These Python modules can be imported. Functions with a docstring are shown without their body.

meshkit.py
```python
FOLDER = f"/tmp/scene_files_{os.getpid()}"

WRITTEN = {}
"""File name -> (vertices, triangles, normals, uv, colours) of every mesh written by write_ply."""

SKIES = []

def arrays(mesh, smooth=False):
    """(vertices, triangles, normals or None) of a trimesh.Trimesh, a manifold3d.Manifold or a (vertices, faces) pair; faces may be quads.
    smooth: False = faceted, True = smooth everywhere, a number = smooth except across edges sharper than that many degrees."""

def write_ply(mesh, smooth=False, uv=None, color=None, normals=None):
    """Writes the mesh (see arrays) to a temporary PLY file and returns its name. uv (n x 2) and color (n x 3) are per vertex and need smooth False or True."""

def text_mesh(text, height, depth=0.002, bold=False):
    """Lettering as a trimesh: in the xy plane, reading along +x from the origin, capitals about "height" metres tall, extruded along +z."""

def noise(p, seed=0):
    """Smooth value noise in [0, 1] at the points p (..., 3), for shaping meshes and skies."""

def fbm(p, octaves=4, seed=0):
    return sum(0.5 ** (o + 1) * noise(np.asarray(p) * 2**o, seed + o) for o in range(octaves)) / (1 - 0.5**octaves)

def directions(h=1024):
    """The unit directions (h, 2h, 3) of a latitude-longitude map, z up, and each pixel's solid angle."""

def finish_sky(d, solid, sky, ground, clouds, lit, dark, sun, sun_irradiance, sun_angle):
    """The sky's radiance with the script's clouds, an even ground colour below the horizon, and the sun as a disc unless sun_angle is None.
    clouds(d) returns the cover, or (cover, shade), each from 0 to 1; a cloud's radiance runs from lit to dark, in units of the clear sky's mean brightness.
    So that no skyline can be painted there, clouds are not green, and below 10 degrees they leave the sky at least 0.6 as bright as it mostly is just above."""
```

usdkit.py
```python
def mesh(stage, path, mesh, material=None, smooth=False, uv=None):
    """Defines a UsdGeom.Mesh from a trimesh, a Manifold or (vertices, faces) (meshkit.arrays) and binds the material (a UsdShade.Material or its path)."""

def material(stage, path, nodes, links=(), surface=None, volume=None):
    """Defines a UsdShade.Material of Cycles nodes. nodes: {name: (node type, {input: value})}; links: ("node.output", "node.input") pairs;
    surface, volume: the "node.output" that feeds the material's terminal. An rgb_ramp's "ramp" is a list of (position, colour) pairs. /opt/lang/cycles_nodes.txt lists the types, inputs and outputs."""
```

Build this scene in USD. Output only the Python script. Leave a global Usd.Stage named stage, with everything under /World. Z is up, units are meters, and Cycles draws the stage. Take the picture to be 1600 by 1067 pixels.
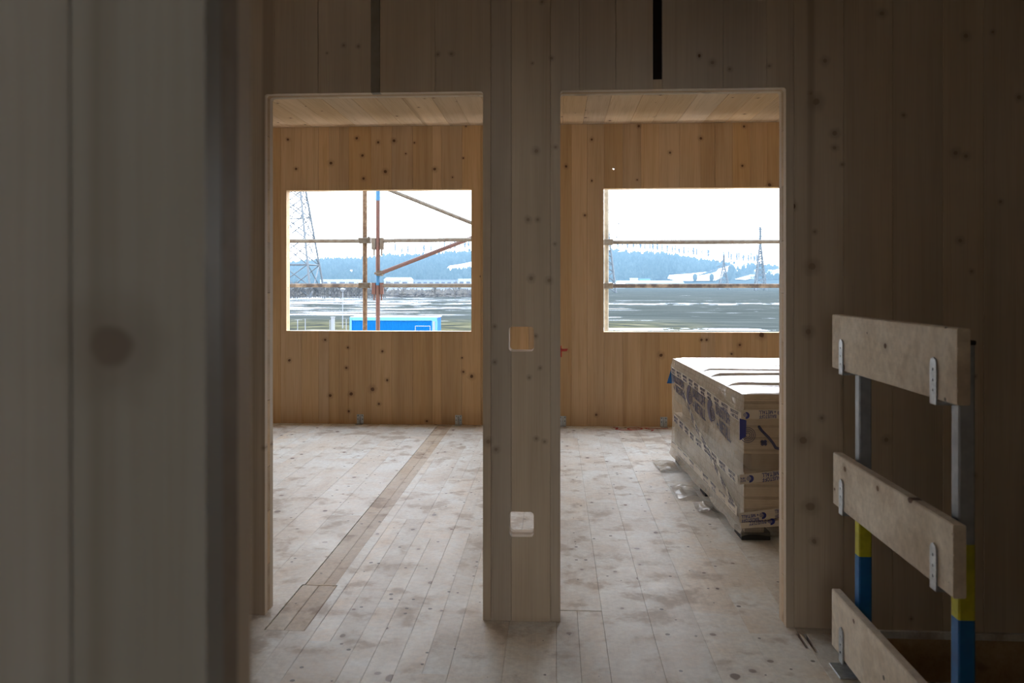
import math, random
import numpy as np, trimesh, manifold3d as m3, usdkit, meshkit
from pxr import Usd, UsdGeom, UsdLux, UsdShade, Sdf, Gf
from shapely.geometry import Polygon, LineString

stage = Usd.Stage.CreateInMemory()
UsdGeom.SetStageUpAxis(stage, UsdGeom.Tokens.z)
UsdGeom.SetStageMetersPerUnit(stage, 1.0)
stage.SetDefaultPrim(UsdGeom.Xform.Define(stage, '/World').GetPrim())
L = '/World/Looks/'
rnd = random.Random(7)
rng = np.random.default_rng(7)

# ------------------------------------------------------------------ camera
EYE, F, HOR = 1.35, 1244.0, 443.0          # eye height, focal length in pixels of a 1600 px frame, row of the horizon
YAW = math.atan(68 / F)
cam = UsdGeom.Camera.Define(stage, '/World/camera')
cam.CreateHorizontalApertureAttr(36.0)
cam.CreateVerticalApertureAttr(36.0 * 1067 / 1600)
cam.CreateFocalLengthAttr(36.0 * F / 1600)
cam.CreateVerticalApertureOffsetAttr(-(533.5 - HOR) * 36.0 / 1600)
cam.CreateFStopAttr(4.2)
cam.CreateFocusDistanceAttr(6.0)
cam.CreateClippingRangeAttr(Gf.Vec2f(0.05, 20000))
cam.AddTranslateOp().Set(Gf.Vec3d(0, 0, EYE))
cam.AddRotateZOp().Set(math.degrees(YAW))
cam.AddRotateXOp().Set(90.0)
cam.CreateExposureAttr(0.82)

# ------------------------------------------------------------------ light: an overcast winter sky, no sun
usdkit.material(stage, L + 'overcast_sky', {
    'tc': ('texture_coordinate', {}), 'sep': ('separate_xyz', {}),
    'up': ('map_range', {'from_min': 0.0, 'from_max': 1.0, 'to_min': 0.0, 'to_max': 1.0, 'clamp': True}),
    'ramp': ('rgb_ramp', {'ramp': [(0, (0.97, 0.955, 0.93)), (.12, (0.97, 0.97, 0.975)), (.3, (.98, 1.0, 1.06)), (1, (.9, 1.0, 1.16))]}),
    'map': ('mapping', {'scale': (3.0, 3.0, 9.0)}),
    'n': ('noise_texture', {'scale': 1.3, 'detail': 4.0, 'roughness': .55}),
    'nr': ('rgb_ramp', {'ramp': [(0.35, (.9, .93, .97)), (.6, (1.05, 1.04, 1.03))]}),
    'mul': ('mix_color', {'blend_type': 'multiply', 'fac': 0.7}),
    'bg': ('background_shader', {'strength': 3.3})},
    [('tc.generated', 'sep.vector'), ('sep.z', 'up.value'), ('up.result', 'ramp.fac'), ('tc.generated', 'map.vector'), ('map.vector', 'n.vector'), ('n.fac', 'nr.fac'),
     ('ramp.color', 'mul.a'), ('nr.color', 'mul.b'), ('mul.result', 'bg.color')], surface='bg.background')
dome = UsdLux.DomeLight.Define(stage, '/World/sky')
dome.CreateIntensityAttr(1.0)
UsdShade.MaterialBindingAPI.Apply(dome.GetPrim()).Bind(UsdShade.Material.Get(stage, L + 'overcast_sky'))

# ------------------------------------------------------------------ helpers
CY, SY = math.cos(YAW), math.sin(YAW)
def ray(px, py):
    x, z = (px - 800) / F, (HOR - py) / F
    return np.array([x * CY - SY, x * SY + CY, z])
def P(px, py, Y):                           # the point of the plane y = Y seen at a pixel
    d = ray(px, py); return np.array([0, 0, EYE]) + d * (Y / d[1])
def G(px, py, z):                           # the point of the plane z seen at a pixel
    d = ray(px, py); return np.array([0, 0, EYE]) + d * ((z - EYE) / d[2])
def PX(px, Y): return P(px, HOR, Y)[0]
names = {}
def numbered(parent, name):
    k = (parent, name); names[k] = names.get(k, -1) + 1
    return f'{parent}/{name}' + (f'_{names[k]:03d}' if names[k] else '')
def cd(prim, **kw):
    for k, v in kw.items():
        if v: prim.SetCustomDataByKey(k, v)
    return prim
class Thing:
    """An Xform at the thing's base; its parts are meshes below it, given in world coordinates."""
    def __init__(s, name, label=None, cat=None, loc=(0, 0, 0), group=None, kind=None):
        s.path = numbered('/World', name); s.loc = np.array(loc, float)
        x = UsdGeom.Xform.Define(stage, s.path)
        if np.any(s.loc): x.AddTranslateOp().Set(Gf.Vec3d(*map(float, loc)))
        s.prim = cd(x.GetPrim(), label=label, category=cat, group=group, kind=kind)
    def part(s, name, mesh, mat, smooth=False, label=None, kind=None, under=None):
        v, f, _ = meshkit.arrays(mesh)
        path = numbered(under or s.path, name)
        m = usdkit.mesh(stage, path, trimesh.Trimesh(v - s.loc, f, process=False), L + mat, smooth)
        cd(m.GetPrim(), label=label, kind=kind)
        return path
def single(name, mesh, mat, label=None, cat=None, smooth=False, kind=None, group=None):
    m = usdkit.mesh(stage, numbered('/World', name), mesh, L + mat, smooth)
    cd(m.GetPrim(), label=label, category=cat, kind=kind, group=group)
    return m
def copy_of(proto, name, loc, rz=0.0, sc=1.0, label=None, cat=None, group=None):
    x = UsdGeom.Xform.Define(stage, numbered('/World', name))
    x.AddTranslateOp().Set(Gf.Vec3d(*map(float, loc))); x.AddRotateZOp().Set(rz)
    x.AddScaleOp().Set(Gf.Vec3f(sc, sc, sc))
    p = x.GetPrim(); p.GetReferences().AddInternalReference(proto); p.SetInstanceable(True)
    return cd(p, label=label, category=cat, group=group)

cat_ = trimesh.util.concatenate
def tm(man):
    m = man.to_mesh(); return trimesh.Trimesh(m.vert_properties[:, :3], m.tri_verts, process=False)
def box(a, b):
    a, b = np.minimum(a, b), np.maximum(a, b)
    m = trimesh.creation.box(b - a); m.apply_translation((a + b) / 2); return m
def mbox(a, b):
    a, b = np.minimum(a, b), np.maximum(a, b)
    return m3.Manifold.cube((b - a).tolist()).translate(a.tolist())
def cbox(a, b, c=.0015, axis=2):
    """A board: a box whose four long edges (along axis) are chamfered. Manifold."""
    a, b = np.array(a, float), np.array(b, float)
    i, j = [(1, 2), (2, 0), (0, 1)][axis]
    w, h = b[i] - a[i], b[j] - a[j]
    pts = [(c, 0), (w - c, 0), (w, c), (w, h - c), (w - c, h), (c, h), (0, h - c), (0, c)]
    M = m3.CrossSection([pts]).extrude(b[axis] - a[axis])
    T = np.zeros((3, 4)); T[i, 0] = 1; T[j, 1] = 1; T[axis, 2] = 1; T[:, 3] = a
    return M.transform(T)
def rbox(a, b, r=.004, n=6):
    """A box with all its edges rounded. Manifold."""
    a, b = np.array(a, float), np.array(b, float)
    s = m3.Manifold.sphere(r, n * 4 // 4 * 4)
    return m3.Manifold.batch_hull([s.translate([[a, b][i][0] + (r, -r)[i], [a, b][j][1] + (r, -r)[j], [a, b][k][2] + (r, -r)[k]]) for i in (0, 1) for j in (0, 1) for k in (0, 1)])
def tube(p, q, r, n=10, r2=None):
    p, q = np.array(p, float), np.array(q, float); d = q - p; l = np.linalg.norm(d)
    M = m3.Manifold.cylinder(l, r, r if r2 is None else r2, n)
    z = d / l; x = np.cross(z, [0, 0, 1] if abs(z[2]) < .9 else [1, 0, 0]); x /= np.linalg.norm(x); y = np.cross(z, x)
    return tm(M.transform(np.column_stack([x, y, z, p])))
def path_tube(pts, r, n=8):
    return cat_([tube(a, b, r, n) for a, b in zip(pts, pts[1:])])
def hole(x0, x1, z0, z1, y0, y1, r):
    pts = []
    for cx, cz, a0 in ((x1 - r, z0 + r, -90), (x1 - r, z1 - r, 0), (x0 + r, z1 - r, 90), (x0 + r, z0 + r, 180)):
        pts += [(cx + r * math.cos(math.radians(a0 + t)), cz + r * math.sin(math.radians(a0 + t))) for t in (0, 22, 45, 68, 90)]
    M = m3.CrossSection([pts]).extrude(y1 - y0)          # x, z, depth
    return M.transform(np.array([[1, 0, 0, 0], [0, 0, -1, y1], [0, 1, 0, 0]], float))

# ------------------------------------------------------------------ materials
def plain(name, color, rough=.5, metal=0.0, spec=.5, noise=None, bump=0.0):
    nodes = {'p': ('principled_bsdf', {'base_color': color, 'roughness': rough, 'metallic': metal, 'specular_ior_level': spec})}
    links = []
    if noise:                                # (scale, second colour)
        nodes |= {'g': ('geometry', {}), 'n': ('noise_texture', {'scale': noise[0], 'detail': 4.0, 'roughness': .6}),
                  'r': ('rgb_ramp', {'ramp': [(.42, color), (.62, noise[1])]})}
        links += [('g.position', 'n.vector'), ('n.fac', 'r.fac'), ('r.color', 'p.base_color')]
        if bump:
            nodes['b'] = ('bump', {'strength': bump, 'distance': .002}); links += [('n.fac', 'b.height'), ('b.normal', 'p.normal')]
    return usdkit.material(stage, L + name, nodes, links, surface='p.BSDF')

def wood(name, u, v, tones, knot=None, knots=(), rough=.6, spec=.3, dirt=None, spread=.12, fine=.35, knotcol=(.09, .04, .018), gray=0.0, bump=.12, kmax=.95):
    """Softwood whose grain runs along world axis v, u across it. tones: three colours, light to dark.
    knot: (cells per metre, share of cells with a knot, radius). knots: (u, v, radius) of single knots."""
    N, K = {}, []
    def node(n, kind, **kw): N[n] = (kind, kw)
    def link(a, b): K.append((a, b))
    node('g', 'geometry'); node('oi', 'object_info'); node('s', 'separate_xyz'); link('g.position', 's.vector')
    node('off', 'math', math_type='multiply', value2=61.7); link('oi.random', 'off.value1')
    w = ({'x', 'y', 'z'} - {u, v}).pop()
    node('cu', 'math', math_type='add'); link(f's.{u}', 'cu.value1'); link('off.value', 'cu.value2')
    node('cv', 'math', math_type='add'); link(f's.{v}', 'cv.value1'); link('off.value', 'cv.value2')
    node('vs', 'math', math_type='multiply', value2=.05); link('cv.value', 'vs.value1')
    node('gv', 'combine_xyz'); link('cu.value', 'gv.x'); link('vs.value', 'gv.y'); link(f's.{w}', 'gv.z')
    node('n1', 'noise_texture', scale=26.0, detail=5.0, roughness=.62, distortion=.5); link('gv.vector', 'n1.vector')
    node('vs2', 'math', math_type='multiply', value2=.012); link('cv.value', 'vs2.value1')
    node('gv2', 'combine_xyz'); link('cu.value', 'gv2.x'); link('vs2.value', 'gv2.y'); link(f's.{w}', 'gv2.z')
    node('n2', 'noise_texture', scale=210.0, detail=2.0, roughness=.5); link('gv2.vector', 'n2.vector')
    node('n3', 'noise_texture', scale=7.0, detail=2.0); link('gv.vector', 'n3.vector')
    node('m1', 'mix_float', fac=fine); link('n1.fac', 'm1.a'); link('n2.fac', 'm1.b')
    node('ramp', 'rgb_ramp', ramp=[(.3, tones[0]), (.5, tones[1]), (.72, tones[2])]); link('m1.result', 'ramp.fac')
    # tone of the board as a whole
    node('tv', 'map_range', from_min=0., from_max=1., to_min=1 - spread, to_max=1 + spread * .6); link('oi.random', 'tv.value')
    node('wn', 'white_noise_texture', dimensions='1D'); link('off.value', 'wn.w')
    node('sv', 'map_range', from_min=0., from_max=1., to_min=.86, to_max=1.1); link('wn.value', 'sv.value')
    node('b3', 'map_range', from_min=.3, from_max=.7, to_min=.9, to_max=1.08); link('n3.fac', 'b3.value')
    node('tvm', 'math', math_type='multiply'); link('tv.result', 'tvm.value1'); link('b3.result', 'tvm.value2')
    node('hsv', 'hsv', hue=.5, fac=1.0); link('ramp.color', 'hsv.color'); link('tvm.value', 'hsv.value'); link('sv.result', 'hsv.saturation')
    col = 'hsv.color'
    masks = []
    node('kwob', 'noise_texture', scale=35.0, detail=1.0); link('g.position', 'kwob.vector')
    node('kws', 'math', math_type='multiply_add', value2=.7, value3=.65); link('kwob.fac', 'kws.value1')
    if knot:
        sc, share, rad = knot
        node('ka', 'math', math_type='multiply', value2=.75); link('cv.value', 'ka.value1')
        node('kv', 'combine_xyz'); link('cu.value', 'kv.x'); link('ka.value', 'kv.y')
        node('vo', 'voronoi_texture', dimensions='2D', scale=sc); link('kv.vector', 'vo.vector')
        node('ks', 'separate_color'); link('vo.color', 'ks.color')
        node('kg', 'math', math_type='less_than', value2=share); link('ks.r', 'kg.value1')
        node('kr', 'map_range', from_min=0., from_max=1., to_min=rad * sc * .35, to_max=rad * sc * 1.25); link('ks.g', 'kr.value')
        node('kq0', 'math', math_type='divide'); link('vo.distance', 'kq0.value1'); link('kr.result', 'kq0.value2')
        node('kq', 'math', math_type='multiply'); link('kq0.value', 'kq.value1'); link('kws.value', 'kq.value2')
        node('km', 'map_range', range_type='smoothstep', from_min=.75, from_max=1.15, to_min=1., to_max=0., clamp=True); link('kq.value', 'km.value')
        node('kh', 'map_range', range_type='smoothstep', from_min=.8, from_max=3.2, to_min=.33, to_max=0., clamp=True); link('kq.value', 'kh.value')
        node('kx', 'math', math_type='maximum'); link('km.result', 'kx.value1'); link('kh.result', 'kx.value2')
        node('kf', 'math', math_type='multiply'); link('kx.value', 'kf.value1'); link('kg.value', 'kf.value2')
        masks.append('kf.value')
    if knots:
        node('fl', 'combine_xyz'); link(f's.{u}', 'fl.x'); link(f's.{v}', 'fl.y')
        last = None
        for i, (a, b, r) in enumerate(knots):
            node(f'd{i}', 'vector_math', math_type='distance', vector2=(a, b, 0)); link('fl.vector', f'd{i}.vector1')
            node(f'q{i}', 'math', math_type='divide', value2=r); link(f'd{i}.value', f'q{i}.value1')
            if last:
                node(f'e{i}', 'math', math_type='minimum'); link(last, f'e{i}.value1'); link(f'q{i}.value', f'e{i}.value2'); last = f'e{i}.value'
            else: last = f'q{i}.value'
        node('xq', 'math', math_type='multiply'); link(last, 'xq.value1'); link('kws.value', 'xq.value2')
        node('xm', 'map_range', range_type='smoothstep', from_min=.6, from_max=1.2, to_min=kmax, to_max=0., clamp=True); link('xq.value', 'xm.value')
        node('xh', 'map_range', range_type='smoothstep', from_min=.8, from_max=3.0, to_min=.3, to_max=0., clamp=True); link('xq.value', 'xh.value')
        node('xx', 'math', math_type='maximum'); link('xm.result', 'xx.value1'); link('xh.result', 'xx.value2')
        masks.append('xx.value')
    if masks:
        m = masks[0]
        if len(masks) == 2:
            node('kk', 'math', math_type='maximum'); link(masks[0], 'kk.value1'); link(masks[1], 'kk.value2'); m = 'kk.value'
        node('kc', 'mix_color', b=knotcol); link(m, 'kc.fac'); link(col, 'kc.a'); col = 'kc.result'
    # now and then a resin streak or a dark heart line along the grain
    node('pn', 'noise_texture', scale=9.0, detail=3.0, roughness=.4); link('gv2.vector', 'pn.vector')
    node('pm', 'map_range', range_type='smoothstep', from_min=.66, from_max=.74, to_min=0., to_max=.55, clamp=True); link('pn.fac', 'pm.value')
    node('pc', 'mix_color', b=(tones[2][0] * .55, tones[2][1] * .5, tones[2][2] * .45)); link('pm.result', 'pc.fac'); link(col, 'pc.a'); col = 'pc.result'
    node('p', 'principled_bsdf', roughness=rough, specular_ior_level=spec)
    if dirt:                                 # a site floor: pale film of dust and painted window sheen, brown blotches, dark specks
        film, blot, much = dirt
        node('pv', 'combine_xyz'); link('cu.value', 'pv.x'); link(f's.{v}', 'pv.y'); link('off.value', 'pv.z')   # each plank its own wear
        node('f1', 'noise_texture', scale=2.1, detail=7.0, roughness=.68, distortion=.6); link('pv.vector', 'f1.vector')
        node('f2', 'map_range', from_min=.36, from_max=.62, to_min=.97, to_max=.3, clamp=True); link('f1.fac', 'f2.value')
        if masks:
            node('fk', 'math', math_type='multiply_add', value2=-.9, value3=1.0); link(m, 'fk.value1')
            node('fm', 'math', math_type='multiply'); link('f2.result', 'fm.value1'); link('fk.value', 'fm.value2')
        node('f3', 'mix_color', b=film); link('fm.value' if masks else 'f2.result', 'f3.fac'); link(col, 'f3.a')
        node('b0', 'noise_texture', scale=.8, detail=2.0); link('g.position', 'b0.vector')
        node('b01', 'map_range', from_min=.35, from_max=.65, to_min=-.07, to_max=.06); link('b0.fac', 'b01.value')
        node('b1', 'noise_texture', scale=6.0, detail=5.0, roughness=.58, distortion=.15); link('g.position', 'b1.vector')
        node('b11', 'math', math_type='add'); link('b1.fac', 'b11.value1'); link('b01.result', 'b11.value2')
        node('b2', 'map_range', range_type='smoothstep', from_min=.505, from_max=.66, to_min=0., to_max=much, clamp=True); link('b11.value', 'b2.value')
        node('b4', 'mix_color', b=blot); link('b2.result', 'b4.fac'); link('f3.result', 'b4.a')
        node('gd1', 'noise_texture', scale=38.0, detail=5.0, roughness=.7); link('g.position', 'gd1.vector')
        node('gd2', 'map_range', from_min=.35, from_max=.7, to_min=1.06, to_max=.82, clamp=True); link('gd1.fac', 'gd2.value')
        node('gd3', 'hsv', hue=.5, saturation=1.0, fac=1.0); link('b4.result', 'gd3.color'); link('gd2.result', 'gd3.value')
        node('sp', 'voronoi_texture', scale=21.0); link('g.position', 'sp.vector')
        node('ss', 'separate_color'); link('sp.color', 'ss.color')
        node('s1', 'math', math_type='multiply', value2=.2); link('ss.g', 's1.value1')
        node('s2', 'math', math_type='less_than'); link('sp.distance', 's2.value1'); link('s1.value', 's2.value2')
        node('s3', 'math', math_type='less_than', value2=.3); link('ss.r', 's3.value1')
        node('s4', 'math', math_type='multiply'); link('s2.value', 's4.value1'); link('s3.value', 's4.value2')
        node('s5', 'math', math_type='multiply', value2=.85); link('s4.value', 's5.value1')
        node('s6', 'mix_color', b=(.05, .04, .03)); link('s5.value', 's6.fac'); link('gd3.color', 's6.a'); col = 's6.result'
        node('rr', 'map_range', from_min=.35, from_max=.7, to_min=rough - .03, to_max=rough + .1); link('b1.fac', 'rr.value'); link('rr.result', 'p.roughness')
    link(col, 'p.base_color')
    node('bp', 'bump', strength=bump, distance=.0015); link('m1.result', 'bp.height'); link('bp.normal', 'p.normal')
    return usdkit.material(stage, L + name, N, K, surface='p.BSDF')

D1, D1B = 3.18, 3.275                        # the partition with the two doorways
D2, D2B = 7.58, 7.68                         # the outer wall with the two windows
CEIL = 2.861

spruce = ((.65, .455, .262), (.605, .405, .222), (.50, .31, .148))
def kn(lst, Y, mm):
    out = []
    for k in lst:
        p = P(k[0], k[1], Y); out.append((p[0], p[2], (k[2] if len(k) > 2 else 3.0) * mm))
    return out
near_knots = [(590, 14), (537, 71), (560, 72.5), (511, 83, 2), (684, 85), (705, 84), (862, 91), (832, 99, 2), (847, 3), (1113, 98, 4), (1140, 108, 3), (1202, 103), (1289, 95, 5), (1267, 146),
              (1275, 159, 8), (1304, 208, 5), (1304, 231, 4), (1316, 257, 3), (1378, 21, 5), (1273, 362), (1269, 416, 8), (1509, 56, 5), (1551, 50), (1412, 180), (1493, 239, 5), (1509, 244, 4),
              (1500, 376, 4), (1518, 424), (1563, 315), (1592, 152, 4), (838, 236, 4), (868, 230), (825, 343, 4), (840, 343), (830, 435, 4), (858, 438, 4), (867, 381, 2), (773, 510), (837, 525),
              (844, 575, 2.5), (827, 590), (773, 566), (838, 685), (851, 690), (775, 702, 4), (763, 690, 5), (1263, 518, 6), (1255, 688, 8), (1284, 653, 4), (1266, 792, 9), (1272, 845, 5), (1354, 687, 4),
              (1385, 687, 5), (1523, 588, 3), (1521, 743, 4), (1273, 847, 4), (1424, 967), (412, 700, 3)]
far_knots = [(450, 218), (462.5, 264), (517, 255, 4), (557.5, 216, 3.5), (566.5, 243), (568, 279), (591, 222.5), (602, 268, 4), (615.5, 220, 3.5), (634, 240, 2), (647.5, 223, 2), (679.5, 264, 3.5), (724, 247, 2),
             (707, 277, 2), (728, 197, 2), (508, 531), (543.5, 543, 2.5), (597.5, 549), (452.5, 562.5), (722, 559, 2), (452, 563), (541, 574.6), (548.5, 615.6, 4), (516, 618, 3.5), (582, 608, 5), (545, 642.6, 3),
             (605, 594), (724, 581), (592, 631), (667, 658), (737, 588, 4), (924.5, 218), (1047, 238.5), (1160, 259, 3), (1202.5, 289, 4), (995.5, 281, 2), (998, 197), (1162.5, 197.5), (914, 336.5),
             (884.6, 260, 3), (1096, 531), (1104, 531), (1190, 523, 6), (1156, 539), (1033, 555, 4), (1143, 553, 3), (931.5, 648, 3), (1095, 216, 3.5)]
wood('spruce_partition', 'x', 'z', ((.65, .555, .43), (.61, .51, .385), (.54, .43, .31)), knots=kn(near_knots, D1, .0021), knot=(2.6, .08, .007), spread=.08, kmax=.62, knotcol=(.15, .085, .045))
wood('spruce_far_wall', 'x', 'z', spruce, knots=kn(far_knots, D2, .0043), knot=(2.6, .08, .006), spread=.14, knotcol=(.12, .055, .022))
wood('spruce_side_wall', 'y', 'z', spruce, knot=(3.5, .4, .011))
wood('spruce_cross_layer', 'z', 'x', ((.62, .46, .29), (.55, .39, .23), (.42, .28, .15)), knot=(4., .3, .01), spread=.18)
wood('spruce_cross_layer_side', 'z', 'y', ((.62, .46, .29), (.55, .39, .23), (.42, .28, .15)), knot=(4., .3, .01), spread=.18)
wood('spruce_ceiling', 'x', 'y', ((.60, .455, .31), (.56, .41, .265), (.45, .31, .18)), knot=(4.2, .5, .011), spread=.12)
SHEEN_FILM_DIRT = ((.83, .85, .815), (.37, .27, .175), .62)  # pale film whitened to carry window sheen besides dust
floor_tones = ((.73, .62, .48), (.68, .56, .42), (.58, .44, .3))
floor_marks = [(440, 774, 5), (508, 847, 6), (464, 826, 3), (510, 870, 3), (553, 952, 4), (690, 954, 4), (590, 803, 3), (1014, 780, 5), (986, 747, 4), (895, 749, 3), (893, 858, 4), (995, 857, 6), (909, 890, 4), (961, 893, 4), (972, 950, 4),
               (1114, 991, 7), (1204, 1033, 7), (1176, 1048, 9), (1145, 880, 4), (1100, 895, 4), (889, 989, 6), (590, 1052, 8), (654, 858, 4), (705, 770, 4), (620, 735, 3), (560, 712, 3), (475, 690, 3)]
wood('spruce_floor', 'x', 'y', floor_tones, knots=[(*G(a, b, 0)[:2], .85 * r * EYE / (b - HOR)) for a, b, r in floor_marks], kmax=.9, knot=(4.2, .28, .017), rough=.46, spec=.75, dirt=SHEEN_FILM_DIRT, spread=.2, knotcol=(.13, .065, .032), bump=.25)
wood('spruce_floor_strip', 'x', 'y', ((.6, .45, .29), (.53, .385, .235), (.42, .29, .17)), knot=(5, .4, .012), rough=.5, spec=.5, dirt=((.66, .59, .48), (.3, .19, .11), .7), spread=.1)
kx = P(175, 540, .645)
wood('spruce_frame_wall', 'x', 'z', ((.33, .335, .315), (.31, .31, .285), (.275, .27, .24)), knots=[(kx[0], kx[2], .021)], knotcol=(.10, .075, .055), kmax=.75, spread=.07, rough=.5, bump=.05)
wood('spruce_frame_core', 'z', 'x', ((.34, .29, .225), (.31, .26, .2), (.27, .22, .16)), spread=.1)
wood('weathered_plank', 'z', 'y', ((.68, .575, .435), (.61, .505, .37), (.49, .385, .27)), knot=(5., .5, .013), spread=.12, dirt=((.78, .72, .61), (.36, .25, .15), .3), rough=.7, spec=.2, bump=.4)
wood('pallet_wood', 'x', 'z', ((.22, .17, .12), (.17, .13, .09), (.12, .09, .06)), knot=(5., .4, .012), spread=.2)
plain('dark_strip', (.018, .013, .012), .8, spec=.2, noise=(9., (.03, .022, .018)))  # near-black lining that paints in the shade of the open slot
plain('gray_strip', (.3, .27, .21), .7, noise=(12., (.24, .21, .16)))
plain('galvanised_steel', (.52, .56, .58), .42, .85, noise=(60., (.4, .44, .47)))
plain('zinc_post', (.36, .39, .42), .5, .35, noise=(25., (.30, .33, .36)))
plain('yellow_paint', (.52, .5, .02), .5, noise=(30., (.42, .4, .015)))
plain('blue_post_paint', (.004, .11, .33), .45, noise=(20., (.006, .14, .38)))
plain('black_plastic', (.012, .012, .013), .5)
plain('black_rubber', (.02, .02, .02), .8)
plain('red_marker', (.42, .03, .02), .6)
plain('gypsum_edge', (.53, .42, .3), .85, spec=.2, noise=(14., (.46, .36, .25)))
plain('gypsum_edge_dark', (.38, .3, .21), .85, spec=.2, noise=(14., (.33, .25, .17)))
plain('print_blue', (.015, .022, .16), .45)
plain('print_blue_faded', (.035, .035, .085), .4)
plain('tape_film', (.52, .46, .37), .3, spec=.6, noise=(8., (.48, .42, .33)))
plain('site_tape_blue', (.02, .16, .5), .35)

def film(name, color, clear, rough=.25, folds=(30.0, .5), spec=.6):
    """Plastic sheeting: partly see-through, glossy, crumpled."""
    return usdkit.material(stage, L + name, {
        'g': ('geometry', {}), 'n': ('noise_texture', {'scale': folds[0], 'detail': 3.0, 'roughness': .5, 'distortion': 1.2}),
        'b': ('bump', {'strength': folds[1], 'distance': .01}), 't': ('transparent_bsdf', {}),
        'p': ('principled_bsdf', {'base_color': color, 'roughness': rough, 'specular_ior_level': spec}),
        'n2': ('noise_texture', {'scale': 5.0, 'detail': 3.0}), 'f': ('map_range', {'from_min': .35, 'from_max': .65, 'to_min': 1 - clear - .12, 'to_max': 1 - clear + .12, 'clamp': True}),
        'm': ('mix_closure', {})},
        [('g.position', 'n.vector'), ('n.fac', 'b.height'), ('b.normal', 'p.normal'), ('g.position', 'n2.vector'), ('n2.fac', 'f.value'), ('f.result', 'm.fac'),
         ('t.BSDF', 'm.closure1'), ('p.BSDF', 'm.closure2')], surface='m.closure')
film('side_film', (.34, .30, .24), .35, rough=.16, folds=(13.0, 1.0))
film('top_film', (.82, .83, .84), .05, rough=.16, folds=(14.0, .25), spec=.9)
film('front_film', (.55, .47, .37), .82, rough=.2)

# ================================================================== the large structure
XL, XR, YB = -6.2, 5.9, -6.4
XH = -3.2                                    # left end of the hall and of the room behind the camera                 # side walls, wall behind the camera

def boards(T, name, mat, edges, y0, y1, z0, z1, cut, gap=.0008, jitter=.0, special=None):
    """Upright boards between neighbouring edges (x), each piece left by the cut-outs its own mesh."""
    for i, (a, b) in enumerate(zip(edges, edges[1:])):
        dy = rnd.uniform(-jitter, jitter)
        M = cbox((a + gap / 2, y0 + dy, z0), (b - gap / 2, y1, z1), .0013)
        if cut is not None: M = M - cut
        for c in M.decompose():
            if c.volume() > 2e-5: T.part(name, tm(c), (special or {}).get(i, mat))
def core(T, mat, x0, x1, y0, y1, z0, z1, cut, step=.24, inset=.0):
    z = z0
    while z < z1 - 1e-3:
        h = min(step * rnd.uniform(.75, 1.2), z1 - z)
        if z1 - z - h < .06: h = z1 - z
        M = cbox((x0, y0, z + .001), (x1, y1, z + h - .001), .001, 0)
        if cut is not None: M = M - cut
        for c in M.decompose():
            if c.volume() > 2e-5: T.part('core_board', tm(c), mat)
        z += h
def spread_edges(lo, hi, fixed=(), wide=(.13, .2)):
    fixed = sorted(f for f in fixed if lo < f < hi); out, stops = [lo], fixed + [hi]
    for s in stops:
        while s - out[-1] > wide[1] * 1.35: out.append(out[-1] + rnd.uniform(*wide))
        if s - out[-1] < .03 and len(out) > 1 and out[-1] not in fixed: out[-1] = s
        else: out.append(s)
    return out

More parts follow.
